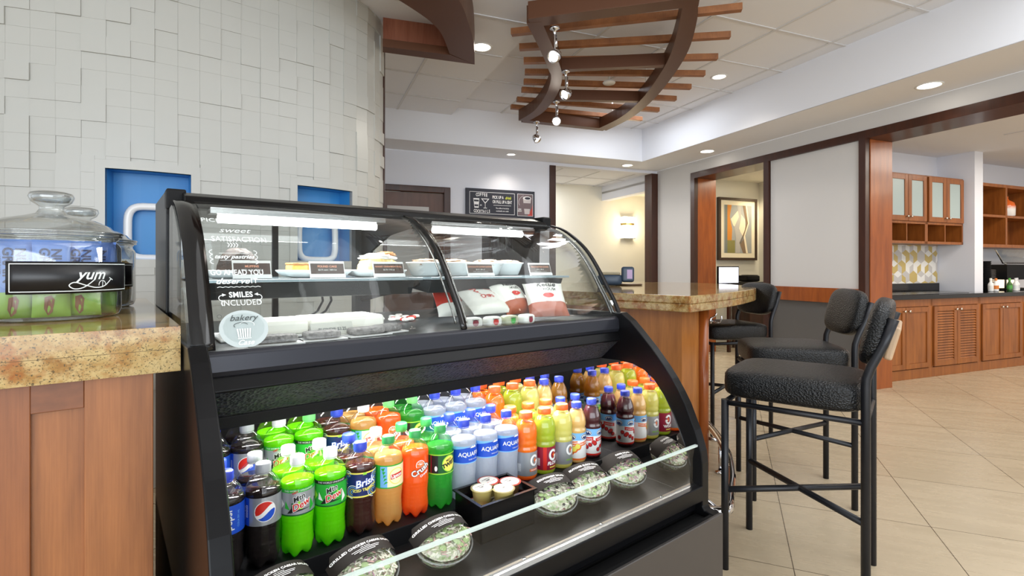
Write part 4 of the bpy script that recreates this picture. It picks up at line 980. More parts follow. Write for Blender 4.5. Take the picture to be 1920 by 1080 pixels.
def make_salad(title, mix, seed):
    rnd = random.Random(seed)
    t = thing('salad_bowl', (0, 0, 0), 0, '', '')
    RX, RY = .073, .062
    def lens(a, b, n0=28, k=1.0, up=True):
        mb = MB(); vs = []; rings = 8
        for i in range(rings+1):
            th = (PI/2)*i/rings; rr = math.cos(th)**.75*k; z = (a if up else -b)*math.sin(th)
            for j in range(n0): p = 2*PI*j/n0; e = abs(math.cos(p))**.12; vs.append((RX*rr*math.cos(p)*1.0, RY*rr*math.sin(p), z))
        F = [(i*n0+j, i*n0+(j+1) % n0, (i+1)*n0+(j+1) % n0, (i+1)*n0+j) for i in range(rings) for j in range(n0)]
        return mb.add(vs, F, 0, True)
    lens(0, .048, up=False).build('bowl', M_PET, t)
    lens(.038, 0).build('lid', M_PET, t)
    MB().tube([(1.0*RX*math.cos(2*PI*i/40), RY*math.sin(2*PI*i/40), 0) for i in range(40)], .0022, 6, closed=True).build('rim', clear('rim_plastic', (.9, .9, .9), 1.2, .05, 1.45, .2), t)
    lens(.018, .044, k=.93, up=False).add([], []).build('greens', M_SALAD, t)
    mb = MB(); mats_ = [M_CHEESE, M_LEAF, M_ONION, M_OLIVE, M_PINK, M_SALAD]
    top = []; n0 = 26
    for i in range(6):
        th = PI/2*i/5
        for j in range(n0): p = 2*PI*j/n0; top.append((RX*.92*math.cos(th)*math.cos(p), RY*.92*math.cos(th)*math.sin(p), .004+.018*math.sin(th)+rnd.uniform(-.002, .002)))
    mb.add(top, [(i*n0+j, i*n0+(j+1) % n0, (i+1)*n0+(j+1) % n0, (i+1)*n0+j) for i in range(5) for j in range(n0)], 5, True)
    for i in range(110):
        a = rnd.uniform(0, 2*PI); r = math.sqrt(rnd.random())*.88; x, y = RX*r*math.cos(a), RY*r*math.sin(a); z = .010+.016*math.sqrt(max(0, 1-r*r))
        m = rnd.choices(range(5), mix)[0]; T = Matrix.Translation((x, y, z)) @ Matrix.Rotation(rnd.uniform(0, PI), 4, 'Z') @ Matrix.Rotation(rnd.uniform(-.5, .5), 4, 'X')
        if m == 3: mb.lathe([(.002, -.003), (.0045, 0), (.002, .003)], 8, m, T=T)
        elif m == 1: mb.pad(-.009, .009, -.006, .006, -.001, .0015, m, 2.5, 4, T)
        else: mb.pad(-.008, .008, -.0018, .0018, -.0012, .0012, m, 3, 3, T)
    o = mb.build('topping', mats_, t); o['kind'] = 'stuff'
    def sl(u, v, h):                                        # folded paper band running tip to tip over the rear half
        x = u; y = v; zz = .002+.0425*(max(0, 1-(abs(x)/(RX+.004))**2.1))**.62*(1-.25*(max(0, y-.012)/.04)**2); return (x, y, zz+h)
    mb = MB(); K = 24; y0, y1 = .002, .050; vs = []
    for i in range(K+1):
        x = -(RX+.0035)+2*(RX+.0035)*i/K; k = 1-.55*(abs(x)/RX)**3
        for y in (y0, (y0+y1)/2, y1): yy = y0+(y-y0)*(.72 if abs(x) > RX*.9 else 1); vs.append(sl(x, yy, 0))
    F = [(3*i+j, 3*i+j+1, 3*i+4+j, 3*i+3+j) for i in range(K) for j in (0, 1)]
    mb.add(vs, F, 0, True)
    f = Flat().text(title, 0, .031, .0088 if len(title) > 22 else .0095, 1, 1, bold=.03, spacing=1.05).text('with dressing', .0, .0235, .004, 1, 1)
    for i, (w_, yy) in enumerate(((.052, .0185), (.046, .0145), (.03, .0105))): f.rect(-w_/1.6, w_/1.6, yy, yy+.0011, 1, 1)
    f.into(mb, sl, .006, .0006)
    mb.build('paper_sleeve', [M_SLV, K_WH], t, fix=False)
    return t
CS = 'GRILLED CHICKEN CAESAR SALAD'
for s, q, ti, mix, tilt, yaw, lb in (
        (.143, .575, CS, (6, 1, 0, 0, 1), 20, 12, 'chicken salad bowl with a dark paper sleeve, at the cola end of the trough'),
        (.314, .585, CS, (6, 2, 1, 0, 1), 22, 8, 'chicken salad bowl with a dark paper sleeve, below the iced tea bottles'),
        (.503, .590, CS, (5, 3, 0, 0, 2), 22, 4, 'chicken salad bowl next to the black tray of dip cups, cola side'),
        (.874, .570, 'SOUTHWEST SALAD', (5, 2, 1, 3, 0), 24, -8, 'salad bowl with dark beans and cheese, on the juice side of the tray'),
        (1.012, .570, 'BUTCHER BLOCK SALAD', (7, 3, 1, 1, 1), 24, -8, 'salad bowl heaped with white cheese and green leaves in front of the sports drinks'),
        (1.180, .575, 'COBB SALAD', (1, 3, 4, 1, 5), 24, -8, 'salad bowl with pink shreds and red onion nearest the mirrored end wall')):
    o = make_salad(ti, mix, int(s*1000)); o.location = CW(s, q, .5675); o.rotation_euler = Matrix.Rotation(CASE_A+math.radians(yaw), 4, 'Z').to_3x3().to_4x4().to_euler()
    o.rotation_euler = (Matrix.Rotation(CASE_A+math.radians(yaw), 3, 'Z') @ Matrix.Rotation(math.radians(tilt), 3, 'X')).to_euler()
    tag(o, lb, 'salad', 'packed salads in the front trough')

tr = thing('dip_tray', CW(.708, .515, .515), CASE_A, 'black plastic tray holding small cups of dip in the front trough', 'tray')
o = MB(); a, b, h = .088, .062, .098
for (x0, x1, y0, y1) in ((-a, a, -b, -b+.003), (-a, a, b-.003, b), (-a, -a+.003, -b, b), (a-.003, a, -b, b)): o.box(x0, x1, y0, y1, .0, h)
o.box(-a, a, -b, b, 0, .004)
for (x0, x1, y0, y1) in ((-a-.006, a+.006, -b-.006, -b), (-a-.006, a+.006, b, b+.006), (-a-.006, -a, -b, b), (a, a+.006, -b, b)): o.box(x0, x1, y0, y1, h-.004, h)
o.build('tray', mat('tray_black', rgb(16, 16, 17), .2), tr, fix=False)
def cup(s, q, z, lid, fill, lb, rz=0):
    t = thing('dip_cup', CW(s, q, z), CASE_A+rz, lb, 'dip cup', 'dip cups in the black tray')
    MB().lathe([(.0, 0), (.021, 0), (.0225, .002), (.0275, .034), (.031, .036), (.031, .0375)], 28, cap=False).build('cup', fill, t)
    MB().lathe([(.0312, .0366), (.0312, .0382), (.0, .0382)], 28, cap=False).build('lid', lid, t)
    mb = MB(); Flat().disc(0, 0, .0262, 0, 0).text('HOMESTYLE', 0, .010, .0058, 1, 1, bold=.02).text('DIP', 0, .001, .009, 1, 1, bold=.05).text('NET WT 3.5 OZ', 0, -.010, .0045, 2, 1, bold=.02).into(mb, lambda u, v, h: (u, v, .0384+h), 0, .0002)
    mb.build('lid_label', [mat('lid_paper', rgb(244, 240, 228), .5), mat('lid_print', rgb(90, 80, 66), .5), K_RED], t, fix=False)
L_RED = mat('lid_red', rgb(206, 70, 52), .35); L_CLR = mat('lid_beige', rgb(178, 164, 116), .3)
F_Y = mat('dip_yellow', rgb(214, 192, 112), .35); F_B = mat('dip_brown', rgb(120, 86, 56), .35)
for (s, q, l, fi, lb) in ((.672, .505, L_CLR, F_Y, 'yellow dip cup with a clear rim at the cola end of the tray, upper layer'), (.712, .478, L_RED, F_Y, 'red-rimmed dip cup at the back of the tray, upper layer'),
                         (.757, .518, L_RED, F_B, 'brown dip cup with a red rim at the juice end, upper layer'), (.716, .543, L_CLR, F_Y, 'pale yellow dip cup in front of the others, upper layer')):
    cup(s, q, .5585+.026, l, fi, lb, random.uniform(-.4, .4))
for (s, q, l, fi, lb) in ((.660, .500, L_RED, F_Y, 'red-rimmed dip cup half hidden at the cola end, lower layer'), (.708, .480, L_CLR, F_Y, 'dip cup hidden at the back, lower layer'),
                         (.760, .500, L_RED, F_B, 'brown dip cup half hidden at the juice end, lower layer'), (.716, .536, L_CLR, F_Y, 'clear-rimmed dip cup under the front one, lower layer')):
    cup(s, q, .520+.026, l, fi, lb)
tr2 = None

# ================================================================ INSIDE THE PASTRY COMPARTMENT
def lump(name, parent, rx, ry, h, m, seed=1, n=22, rings=8, rough=.12, z=0, flat=.6, T=None):
    rnd = random.Random(seed); mb = MB(); vs = []
    for i in range(rings+1):
        th = PI/2*i/rings
        for j in range(n):
            p = 2*PI*j/n; k = 1+rnd.uniform(-rough, rough)*.5
            vs.append((rx*math.cos(th)**flat*math.cos(p)*k, ry*math.cos(th)**flat*math.sin(p)*k, z+h*math.sin(th)*k))
    mb.add(vs, [(i*n+j, i*n+(j+1) % n, (i+1)*n+(j+1) % n, (i+1)*n+j) for i in range(rings) for j in range(n)]+[tuple(range(n))[::-1]], 0, True, T)
    return mb.build(name, m, parent)
def crumb(name, c1, c2, sc=60):
    m = mat(name, c1, .7); n = noise(m, coords(m), sc, 5, .7); L(m, ramp(m, [(.38, c1), (.6, c2)], n), bsdf(m).inputs['Base Color']); bump(m, n, .6, .006); return m
B_CAKE = crumb('pound_cake', rgb(236, 200, 110), rgb(212, 160, 78)); B_CRUST = crumb('cake_crust', rgb(170, 110, 60), rgb(196, 140, 90)); B_ROLL = crumb('roll_dough', rgb(246, 232, 176), rgb(226, 196, 120), 40)
B_ICE = crumb('icing', rgb(246, 244, 238), rgb(222, 214, 204), 50); B_CHOC = crumb('chocolate_muffin', rgb(30, 22, 18), rgb(62, 48, 38), 70); B_COOK = crumb('cookie', rgb(196, 168, 140), rgb(120, 96, 80), 60)
B_WHITE = mat('iced_white', rgb(246, 244, 232), .4)
def plate(s, q, z, a, b, lb):
    t = thing('serving_plate', CW(s, q, z), CASE_A, lb, 'plate', 'plates and bowls in the pastry case')
    def fn(r, z_, p): k = 1/max(abs(math.cos(p)), abs(math.sin(p)))**.65; return r*k, z_
    def fx(r, z_, p): return fn(r, z_, p)
    o = MB().lathe([(0, .002), (.6, .001), (.85, .006), (1.0, .020), (1.0, .023), (.83, .0095), (.58, .0045), (0, .0045)], 40, fn=fx, cap=False)
    o.v = [(x*a, y*b, z_ if False else z_) for x, y, z_ in o.v]
    o.build('dish', M_PORC, t); return t
SZ1 = 1.1865
plate(.135, .10, SZ1, .066, .062, 'white square plate under the dark muffin, topmost shelf')
tag(lump('muffin', None, .052, .042, .072, B_CHOC, 3, z=0), 'large dark chocolate muffin on a white plate behind the lettering', 'muffin'); bpy.context.scene.collection.objects['muffin'].location = CW(.155, .09, SZ1+.008)
plate(.355, .10, SZ1, .105, .058, 'white scalloped plate holding slices of pound cake')
for i, (s, q, yaw) in enumerate(((.305, .10, .1), (.350, .09, .0), (.400, .11, -.1))):
    t = thing('cake_slice', CW(s, q, SZ1+.0075), CASE_A+yaw, ('golden pound cake slice nearest the muffin', 'golden pound cake slice in the middle of its plate', 'golden pound cake slice nearest the cinnamon roll')[i], 'cake', 'pound cake slices on a plate')
    MB().box(-.022, .022, -.028, .028, 0, .030).build('crumb', B_CAKE, t, bev=.004); MB().box(-.023, .023, -.029, .029, .0305, .036).build('crust', B_CRUST, t, bev=.003)
plate(.545, .09, SZ1, .095, .062, 'white plate under the iced cinnamon roll')
t = thing('cinnamon_roll', CW(.555, .09, SZ1+.006), CASE_A, 'big iced cinnamon roll piled on a white plate', 'pastry')
lump('roll', t, .068, .048, .058, B_ROLL, 5, rough=.10, flat=.4); lump('icing', t, .058, .040, .018, B_ICE, 6, z=.050, rough=.3); lump('crust', t, .03, .02, .012, B_CRUST, 7, z=.062, rough=.4, T=Matrix.Translation((.03, 0, 0)))
for i, (s, ln, top) in enumerate(((.735, .055, 1), (.855, .075, 1), (.995, .06, 1), (1.09, .055, 1))):
    t = thing('cookie_bowl', CW(s, .07, SZ1), CASE_A, ('white bowl of cookies beside the middle glass post', 'white bowl of cookies behind the chocolate chunk sign', 'white bowl of cookies between the two cookie signs', 'white bowl of cookies behind the peanut butter sign')[i], 'bowl', 'plates and bowls in the pastry case')
    MB().lathe([(0, .001), (.040, .001), (.045, .004), (.062, .044), (.066, .046), (.064, .049), (.058, .046), (.043, .010), (0, .008)], 32, cap=False).build('bowl', M_PORC, t)
    lump('cookies', t, .056, .056, .020, B_COOK, 20+i, z=.038, rough=.35)
def sign(s, q, w_, l1, l2, lb, l3=None):
    t = thing('price_sign', CW(s, q, SZ1), CASE_A, lb, 'price sign', 'price signs on the pastry shelf')
    R = Matrix.Rotation(math.radians(-18), 4, 'X')
    MB().box(-w_/2, w_/2, .0, .002, .004, .050, T=R).box(-w_/2, w_/2, -.004, .002, .0, .010, T=R).build('holder', M_WHITE, t)
    mb = MB(); f = Flat().rect(-w_/2+.003, w_/2-.002, .0125, .043, 0, 0).text(l1, 0, .034, .0085 if len(l1) < 12 else .0072, 1, 1, bold=.02).text(l2, 0, .024, .0062, 2, 1, bold=.01)
    if l3: f.text(l3, 0, .017, .0045, 2, 1)
    f.into(mb, lambda u, v, h: R @ Vector((u, -.0006-h, v)), 0, .0003)
    mb.build('card', [mat('card_brown', rgb(84, 70, 64), .5), mat('card_pink', rgb(240, 170, 140), .5), M_INK], t, fix=False)
sign(.172, .188, .092, 'MUFFINS', '$2.75 each / 450 Cal', 'white-edged brown sign reading muffins')
sign(.366, .188, .098, 'POUND CAKE', '$2.75 each / 380 Cal', 'white-edged brown sign reading pound cake')
sign(.552, .188, .100, 'GOOEY CINNAMON ROLL', '$5.70 / 730 cal', 'white-edged brown sign reading gooey cinnamon roll')
sign(.890, .188, .108, 'CHOCOLATE CHUNK COOKIE', '$4.50 / 380 cal', 'white-edged brown sign reading chocolate chunk cookie', 'Cookie pulling fresh in ovens of us')
sign(1.165, .188, .108, 'PEANUT BUTTER COOKIES', '$4.50 / 380 cal', 'white-edged brown sign reading peanut butter cookies', 'Cookie pulling fresh in ovens of us')
BZ = 1.0362
# bakery floor: long iced cake, dark cakes, snack bags and packets
for i, (s0, s1, q0, q1) in enumerate(((.11, .30, .10, .24), (.30, .52, .08, .22))):
    t = thing('sheet_cake', CW((s0+s1)/2, (q0+q1)/2, BZ), CASE_A+(.05 if i else -.03), ('white iced slab cake behind the round bakery decal', 'white iced slab cake nearer the middle gable')[i], 'cake', 'iced slab cakes on the case floor')
    a, b = (s1-s0)/2, (q1-q0)/2
    MB().box(-a-.02, a+.02, -b-.02, b+.02, 0, .006).build('board', M_WHITE, t, bev=.003); MB().box(-a, a, -b, b, .006, .042).build('cake', B_WHITE, t, bev=.010, seg=3)
for i, (s, q, w_) in enumerate(((.19, .345, .06), (.30, .335, .055), (.42, .325, .06), (.49, .30, .05))):
    t = thing('snack_cake', CW(s, q, BZ), CASE_A+.1*(i-1), ('grey wrapped snack cake lowest at the lettered end', 'grey wrapped snack cake in front of the first iced slab', 'grey wrapped snack cake in front of the second iced slab', 'grey wrapped snack cake nearest the middle post')[i], 'snack', 'wrapped snack cakes at the front of the case floor')
    MB().box(-w_, w_, -.035, .035, 0, .003).build('paper_tray', M_WHITE, t); MB().pad(-w_*.8, w_*.8, -.026, .026, .003, .022, e=5).build('cake', crumb('grey_cake', rgb(150, 146, 142), rgb(90, 86, 84), 90), t)
t = thing('tent_card', CW(.345, .275, BZ), CASE_A, 'low white printed card standing before the iced slabs', 'sign')
MB().prism([(-.02, 0), (.0, .034), (.02, 0)], -.055, .055, 'x').build('card', mat('card_grey', rgb(190, 190, 180), .5), t)
mb = MB(); Flat().text('BLONDIE $3.25', 0, .017, .011, 0, bold=.02).into(mb, lambda u, v, h: (u, -.02*(1-v/.034)-.0006, v), 0)
mb.build('lettering', [M_INKD], t, fix=False)
def bag(name, s, q, z, w_, h, d, rz, tilt, c1, c2, txt, lb, cat, lay=0, group=None, sz=None, accent=None):
    """pillow packet: puffed middle, crimped ends"""
    t = thing(name, CW(s, q, z), 0, lb, cat, group); t.rotation_euler = (Matrix.Rotation(CASE_A+rz, 3, 'Z') @ Matrix.Rotation(tilt, 3, 'X')).to_euler()
    nu, nv = 14, 18; rnd = random.Random(int(s*997+q*131)); W = [[rnd.uniform(-.5, .5) for _ in range(nv+1)] for _ in range(nu+1)]
    def S(u, v, side, extra=0):
        a = max(0, 1-abs(2*u/w_)**2.6); b = max(0, 1-abs(2*v/h-1)**4); th = d/2*(a**.55)*(b**.6)
        i = min(nu, max(0, int((u/w_+.5)*nu+.5))); j = min(nv, max(0, int(v/h*nv+.5)))
        th *= 1+.16*W[i][j]
        return (u*(1-.05*b), side*(th+extra+.0004), v)
    mb = MB()
    for side in (-1, 1):
        vs = [S(-w_/2+w_*i/nu, h*j/nv, side) for i in range(nu+1) for j in range(nv+1)]
        mb.add(vs, [(i*(nv+1)+j, i*(nv+1)+j+1, (i+1)*(nv+1)+j+1, (i+1)*(nv+1)+j) for i in range(nu) for j in range(nv)], 0, True)
        for i in range(len(mb.f)-nu*nv, len(mb.f)):
            k = i-(len(mb.f)-nu*nv); j = k % nv
            if j < nv*.28: mb.m[i] = 1
    mb.build('wrapper', [c1, c2], t)
    if txt:
        mb = MB(); f = Flat(); txt(f); mats_ = sorted({i[2] for i in f.it})
        vs0 = len(mb.v); f.into(mb, lambda u, v, hh: S(u, v, -1, .0012+hh), w_/14, .0003)
        mb.m = [mats_.index(i) for i in mb.m]; mb.build('print', [PAL[i] for i in mats_], t, fix=False)
    return t
K_FOILW = mat('foil_white', rgb(238, 238, 230), .25); K_FOILR = mat('foil_red', rgb(190, 54, 40), .3); K_FOILB = mat('foil_rust', rgb(170, 84, 52), .35)
def chips(f): f.text('Kettle', 0, .115, .030, BLK, 1, shear=.3, bold=.02).text('HOUSE', .01, .092, .016, BLK, 1).disc(.0, .068, .022, RED, 1, ry=.009).text('SALTED CHIPS', 0, .045, .009, WH, 1)
def tri(f): f.poly([(-.05, .11), (-.02, .07), (-.02, .11)], RED, 1).poly([(.02, .12), (.05, .075), (.055, .12)], RED, 1).text('CHIPS', 0, .06, .022, RED, 1, bold=.02)
bag('chip_bag', 1.075, .335, BZ+.012, .15, .135, .060, -.35, -.62, K_FOILW, K_FOILB, chips, 'white and rust snack bag at the front corner of the pile', 'snack bag', group='snack bags heaped in the pastry case')
bag('chip_bag', 1.00, .27, BZ+.022, .15, .13, .060, .2, -.75, K_FOILW, K_FOILB, chips, 'white snack bag leaning behind the front corner bag', 'snack bag', group='snack bags heaped in the pastry case')
bag('chip_bag', .87, .29, BZ+.030, .17, .12, .05, .1, -.95, K_FOILW, K_FOILW, tri, 'white snack bag with red triangles lying across the pile', 'snack bag', group='snack bags heaped in the pastry case')
bag('chip_bag', .80, .20, BZ+.020, .16, .12, .05, -.15, -.70, K_FOILR, K_FOILW, tri, 'red-topped snack bag nearest the middle post', 'snack bag', group='snack bags heaped in the pastry case')
bag('chip_bag', .95, .17, BZ+.022, .15, .12, .05, .1, -.6, K_FOILR, K_FOILW, tri, 'red-topped snack bag at the back of the pile', 'snack bag', group='snack bags heaped in the pastry case')
for i, (s, q) in enumerate(((.735, .365), (.80, .375), (.865, .375), (.93, .38))):
    t = thing('snack_packet', CW(s, q, BZ), CASE_A+.1*(i-1), ('small printed snack packet next to the middle post', 'small snack packet with a red tomato picture', 'small green and white snack packet', 'small striped snack packet nearest the rust bag')[i], 'snack', 'small packets at the front of the case')
    MB().pad(-.028, .028, -.020, .020, 0, .032, e=4).build('wrapper', [K_FOILW, K_FOILW, mat('foil_sage', rgb(178, 182, 150), .3), K_FOILW][i], t)
    mb = MB(); Flat().disc(0, .016, .010, [MAR, RED, GRN, MAR][i], 0).text('SNACK', 0, .024, .007, BLK, 1, bold=.02).into(mb, lambda u, v, h: (u, -.0206-h, v), 0, .0003)
    ms = sorted(set(mb.m)); mb.m = [ms.index(k) for k in mb.m]; mb.build('print', [PAL[k] for k in ms], t, fix=False)
random.seed(3)
for i in range(16):
    s, q = .57+random.random()*.16+(.05 if i % 2 else 0), -.10+random.random()*.18
    t = thing('wrapped_candy', CW(s, q, BZ+.001), random.uniform(0, 6), 'small pale wrapped sweet strewn on the dark case floor behind the middle gable', 'candy', 'wrapped sweets scattered on the case floor')
    MB().pad(-.014, .014, -.009, .009, 0, .012, e=3, n=6).build('wrapper', (K_FOILW, K_FOILR, K_FOILW, K_FOILW)[i % 4], t)

# ================================================================ GLASS JARS ON THE LEFT COUNTER
GZ = 1.0955
def make_jar(loc, lb):
    t = thing('glass_jar', loc, 0, lb, 'jar', 'lidded glass jars on the granite counter')
    MB().lathe([(0, .0), (.118, .0), (.130, .005), (.135, .018), (.135, .168), (.132, .176), (.126, .182), (.124, .186), (.130, .190), (.130, .195), (.124, .1975), (.119, .1975), (.120, .184), (.128, .176), (.1315, .166), (.1315, .020), (.127, .009), (.115, .006), (0, .006)], 56, cap=False).build('jar_body', M_JAR, t)
    MB().lathe([(.134, .198), (.136, .202), (.128, .208), (.120, .212), (.112, .222), (.085, .235), (.052, .243), (.030, .250), (.022, .262), (.024, .268), (.038, .278), (.043, .290), (.040, .299), (.028, .303), (0, .303)], 56, cap=False).build('lid', M_JAR, t)
    MB().lathe([(0, .297), (.034, .296), (.037, .288), (.032, .279), (0, .276)], 40, cap=False).build('lid_knob', clear('knob_glass', (.8, .83, .84), 3.2, .03, 1.6, .12), t)
    for r, z in ((.1352, .1965), (.137, .2035)): MB().tube([(r*math.cos(2*PI*i/56), r*math.sin(2*PI*i/56), z) for i in range(56)], .0028, 8, closed=True).build('glass_rim', clear('rim_glass', (.72, .76, .76), 3, .03, 1.6, .12), t)
    return t
J1 = Vector((-1.112, 1.243, GZ)); J2 = Vector((-1.316, 1.572, GZ))
make_jar(J1, 'big lidded glass jar of blue snack bar packets with a yum plate'); make_jar(J2, 'lidded glass jar of yellow packets, half hidden behind the yum jar')
def plaque(name, J, a0, a1, z0, z1, txt, lb):
    R = .1385; t = thing(name, J, 0, lb, 'sign')
    mb = MB(); n = 20; vs = []
    for i in range(n+1):
        a = a0+(a1-a0)*i/n
        for (r, z) in ((R, z0), (R+.003, z0), (R+.003, z1), (R, z1)): vs.append((r*math.cos(a), r*math.sin(a), z))
    F = [(4*i+j, 4*i+(j+1) % 4, 4*i+4+(j+1) % 4, 4*i+4+j) for i in range(n) for j in range(4)]+[(0, 1, 2, 3), (4*n, 4*n+3, 4*n+2, 4*n+1)]
    mb.add(vs, F, 0, True).build('plate', mat('chalk_black', rgb(24, 24, 26), .35), t)
    Lh = (a1-a0)*R/2; am = (a0+a1)/2; f = Flat(); f.frame(-Lh+.006, Lh-.004, z0+.0045, z1-.0045, .0018, 0)
    if txt:
        zc = (z0+z1)/2
        f.text('yum', .012, zc+.006, .034, 0, shear=.35, bold=.015)
        sm_ = smooth_curve([(.020, zc-.004, 0), (-.002, zc-.022, 0), (-.020, zc-.026, 0), (-.030, zc-.018, 0), (-.020, zc-.011, 0), (.0, zc-.018, 0), (.022, zc-.024, 0), (.042, zc-.020, 0), (.060, zc-.004, 0)], 5)
        f.line([(p.x, p.y) for p in sm_], .0022, 0).line([(.054, zc-.001), (.064, zc-.007)], .0018, 0).ring(.036, zc-.018, .009, .0016, 0, a0=0, a1=PI*1.05, ry=.011).line([(.036, zc-.022), (.037, zc-.009)], .0014, 0)
    mb = MB(); f.into(mb, lambda u, v, h: ((R+.0035+h)*math.cos(am+u/R), (R+.0035+h)*math.sin(am+u/R), v), .006, .0002)
    mb.build('lettering', [M_INK], t, fix=False)
va = math.atan2(-J1.y, -J1.x)
plaque('jar_plaque', J1, va-.55, va+1.40, .062, .134, True, 'black curved plate with white yum lettering on the nearer jar')
va2 = math.atan2(-J2.y, -J2.x)
plaque('jar_plaque', J2, va2-.2, va2+1.05, .062, .134, False, 'black curved plate on the jar behind, edge peeping out')
K_BAR = mat('wrap_blue', rgb(110, 150, 230), .28); K_BARG = mat('wrap_green', rgb(160, 204, 84), .28)
def oat(f):
    f.text('NUTRI', .008, .118, .026, NAVY, 1, rot=-PI/2, bold=.03).text('GRAIN', -.013, .118, .026, NAVY, 1, rot=-PI/2, bold=.03).text('SOFT BAKED', -.027, .118, .007, NAVY, 1, rot=-PI/2)
    f.poly([(-.012, .046), (.0, .05), (.006, .040), (.002, .012), (-.006, .004), (-.013, .02)], len(PAL)-1, 1)
PAL.append(mat('print_oat', rgb(152, 96, 70), .6))
for i, (dx, dy, rz, lb) in enumerate(((-.068, -.090, .30, 'blue and green snack bar packet at the jar wall, outermost'), (.000, -.098, -.02, 'blue and green snack bar packet facing front in the jar'), (.062, -.086, -.42, 'blue and green snack bar packet beside the front one, lettering partly covered'),
                                     (.108, -.030, -1.15, 'blue and green snack bar packet turned towards the pastry case'), (-.03, .0, .1, 'blue and green snack bar packet standing in the second layer'), (.045, .01, -.2, 'blue and green snack bar packet in the second layer, pastry case side'), (-.09, -.02, 1.0, 'blue and green snack bar packet at the far side of the jar'))):
    rotv = va+PI/2
    off = Matrix.Rotation(rotv, 3, 'Z') @ Vector((dx*.92, dy*.92, 0))
    t = bag('snack_bar', 0, 0, 0, .068, .176, .028, 0, 0, K_BAR, K_BARG, oat, lb, 'snack bar', group='snack bar packets in the nearer jar')
    t.location = J1+off+Vector((0, 0, .0075)); t.rotation_euler = (0, 0, rotv+rz*.8)
K_YW = mat('wrap_yellow', rgb(240, 190, 70), .3); K_YW2 = mat('wrap_cream', rgb(220, 214, 190), .3)
for i in range(5):
    a = -.35+i*.55; t = bag('snack_pouch', 0, 0, 0, .062, .135, .03, 0, 0, K_YW, K_YW2, None, ('yellow snack pouch at the jar wall nearest the case', 'yellow snack pouch second from the case side', 'yellow snack pouch behind the nearer jar', 'yellow snack pouch hidden at the back', 'yellow snack pouch farthest round the rear jar')[i], 'snack pouch', group='yellow pouches in the rear jar')
    d = va2+1.1-a; t.location = J2+Vector((.110*math.cos(d), .110*math.sin(d), .0075)); t.rotation_euler = (0, .06, d+PI/2)

# ================================================================ SIGN, SCONCE, OFFICE
M_CHALK = mat('chalkboard', rgb(38, 40, 52), .5)
sg = thing('chalkboard_sign', RW(2.5, 6.70, 2.1), ROOM_A, 'dark chalkboard style wall sign reading coffee to cocktails with a cup picture panel', 'sign')
MB().box(-.507, .513, -.02, .0, -.19, .20).build('board', M_CHALK, sg, bev=.003)
f = Flat(); f.frame(-.455, .205, -.145, .155, .006, 0)
for i, ch in enumerate('COFFEE'): f.text(ch, -.350+i*.028, .112+.006*math.sin(i/5*PI), .062, 0, bold=.03, sx=.7)
for i, ch in enumerate('COCKTAILS'): f.text(ch, -.382+i*.0265, -.108-.006*math.sin(i/8*PI), .058, 0, bold=.03, sx=.65)
f.poly([(-.40, .065), (-.315, .065), (-.325, -.065), (-.385, -.065)], 0).poly([(-.392, .045), (-.322, .045), (-.324, .02), (-.39, .02)], 1, 2).poly([(-.386, -.02), (-.328, -.02), (-.331, -.045), (-.383, -.045)], 1, 2)
f.text('to', -.295, -.025, .03, 0, shear=.4, bold=.02)
f.poly([(-.29, .065), (-.17, .065), (-.23, -.005)], 0).poly([(-.270, .055), (-.19, .055), (-.23, .012)], 1, 2).rect(-.233, -.227, -.06, -.0, 0).rect(-.255, -.205, -.068, -.060, 0)
f.text('PICK UP A', -.044, .088, .058, 0, bold=.025, sx=.62).text('drink', .105, .086, .056, 2, shear=.35, bold=.02, sx=.75).text('OR PULL UP A SEAT', .02, .026, .058, 0, bold=.025, sx=.56)
f.rect(-.11, .15, -.022, -.017, 0).text('The coffee is hot & the', .02, -.06, .026, 0, bold=.02, sx=.8).text('cocktails are cold', .02, -.098, .026, 0, bold=.02)
f.rect(.245, .485, -.155, .158, 0).rect(.251, .479, -.149, .152, 3, 2).poly([(.479, -.149), (.40, -.149), (.479, -.02)], 4, 3).poly([(.479, -.02), (.44, -.149), (.479, .02)], 4, 3)
f.poly([(.33, .10), (.455, .10), (.43, -.125), (.355, -.125)], 5, 4).disc(.392, .10, .064, 0, 5, ry=.026).disc(.400, .098, .045, 1, 6, ry=.017).poly([(.338, .03), (.448, .03), (.44, -.05), (.346, -.05)], 3, 5)
f.ring(.38, .04, .115, .004, 0, 4, a0=1.9, a1=3.6, ry=.10).text('PEEK', .282, -.06, .022, 0, 4, bold=.04).text('BREW', .282, -.085, .022, 0, 4, bold=.04)
mb = MB(); f.into(mb, lambda u, v, h: (u, -.0215-h, v), 0, .0007)
mb.build('lettering', [mat('chalk_white', rgb(232, 232, 232), .7), M_CHALK, mat('chalk_lime', rgb(206, 214, 80), .7), mat('panel_mauve', rgb(112, 96, 100), .6), mat('panel_red', rgb(188, 70, 62), .6), mat('cup_grey', rgb(196, 188, 188), .6)], sg, fix=False)

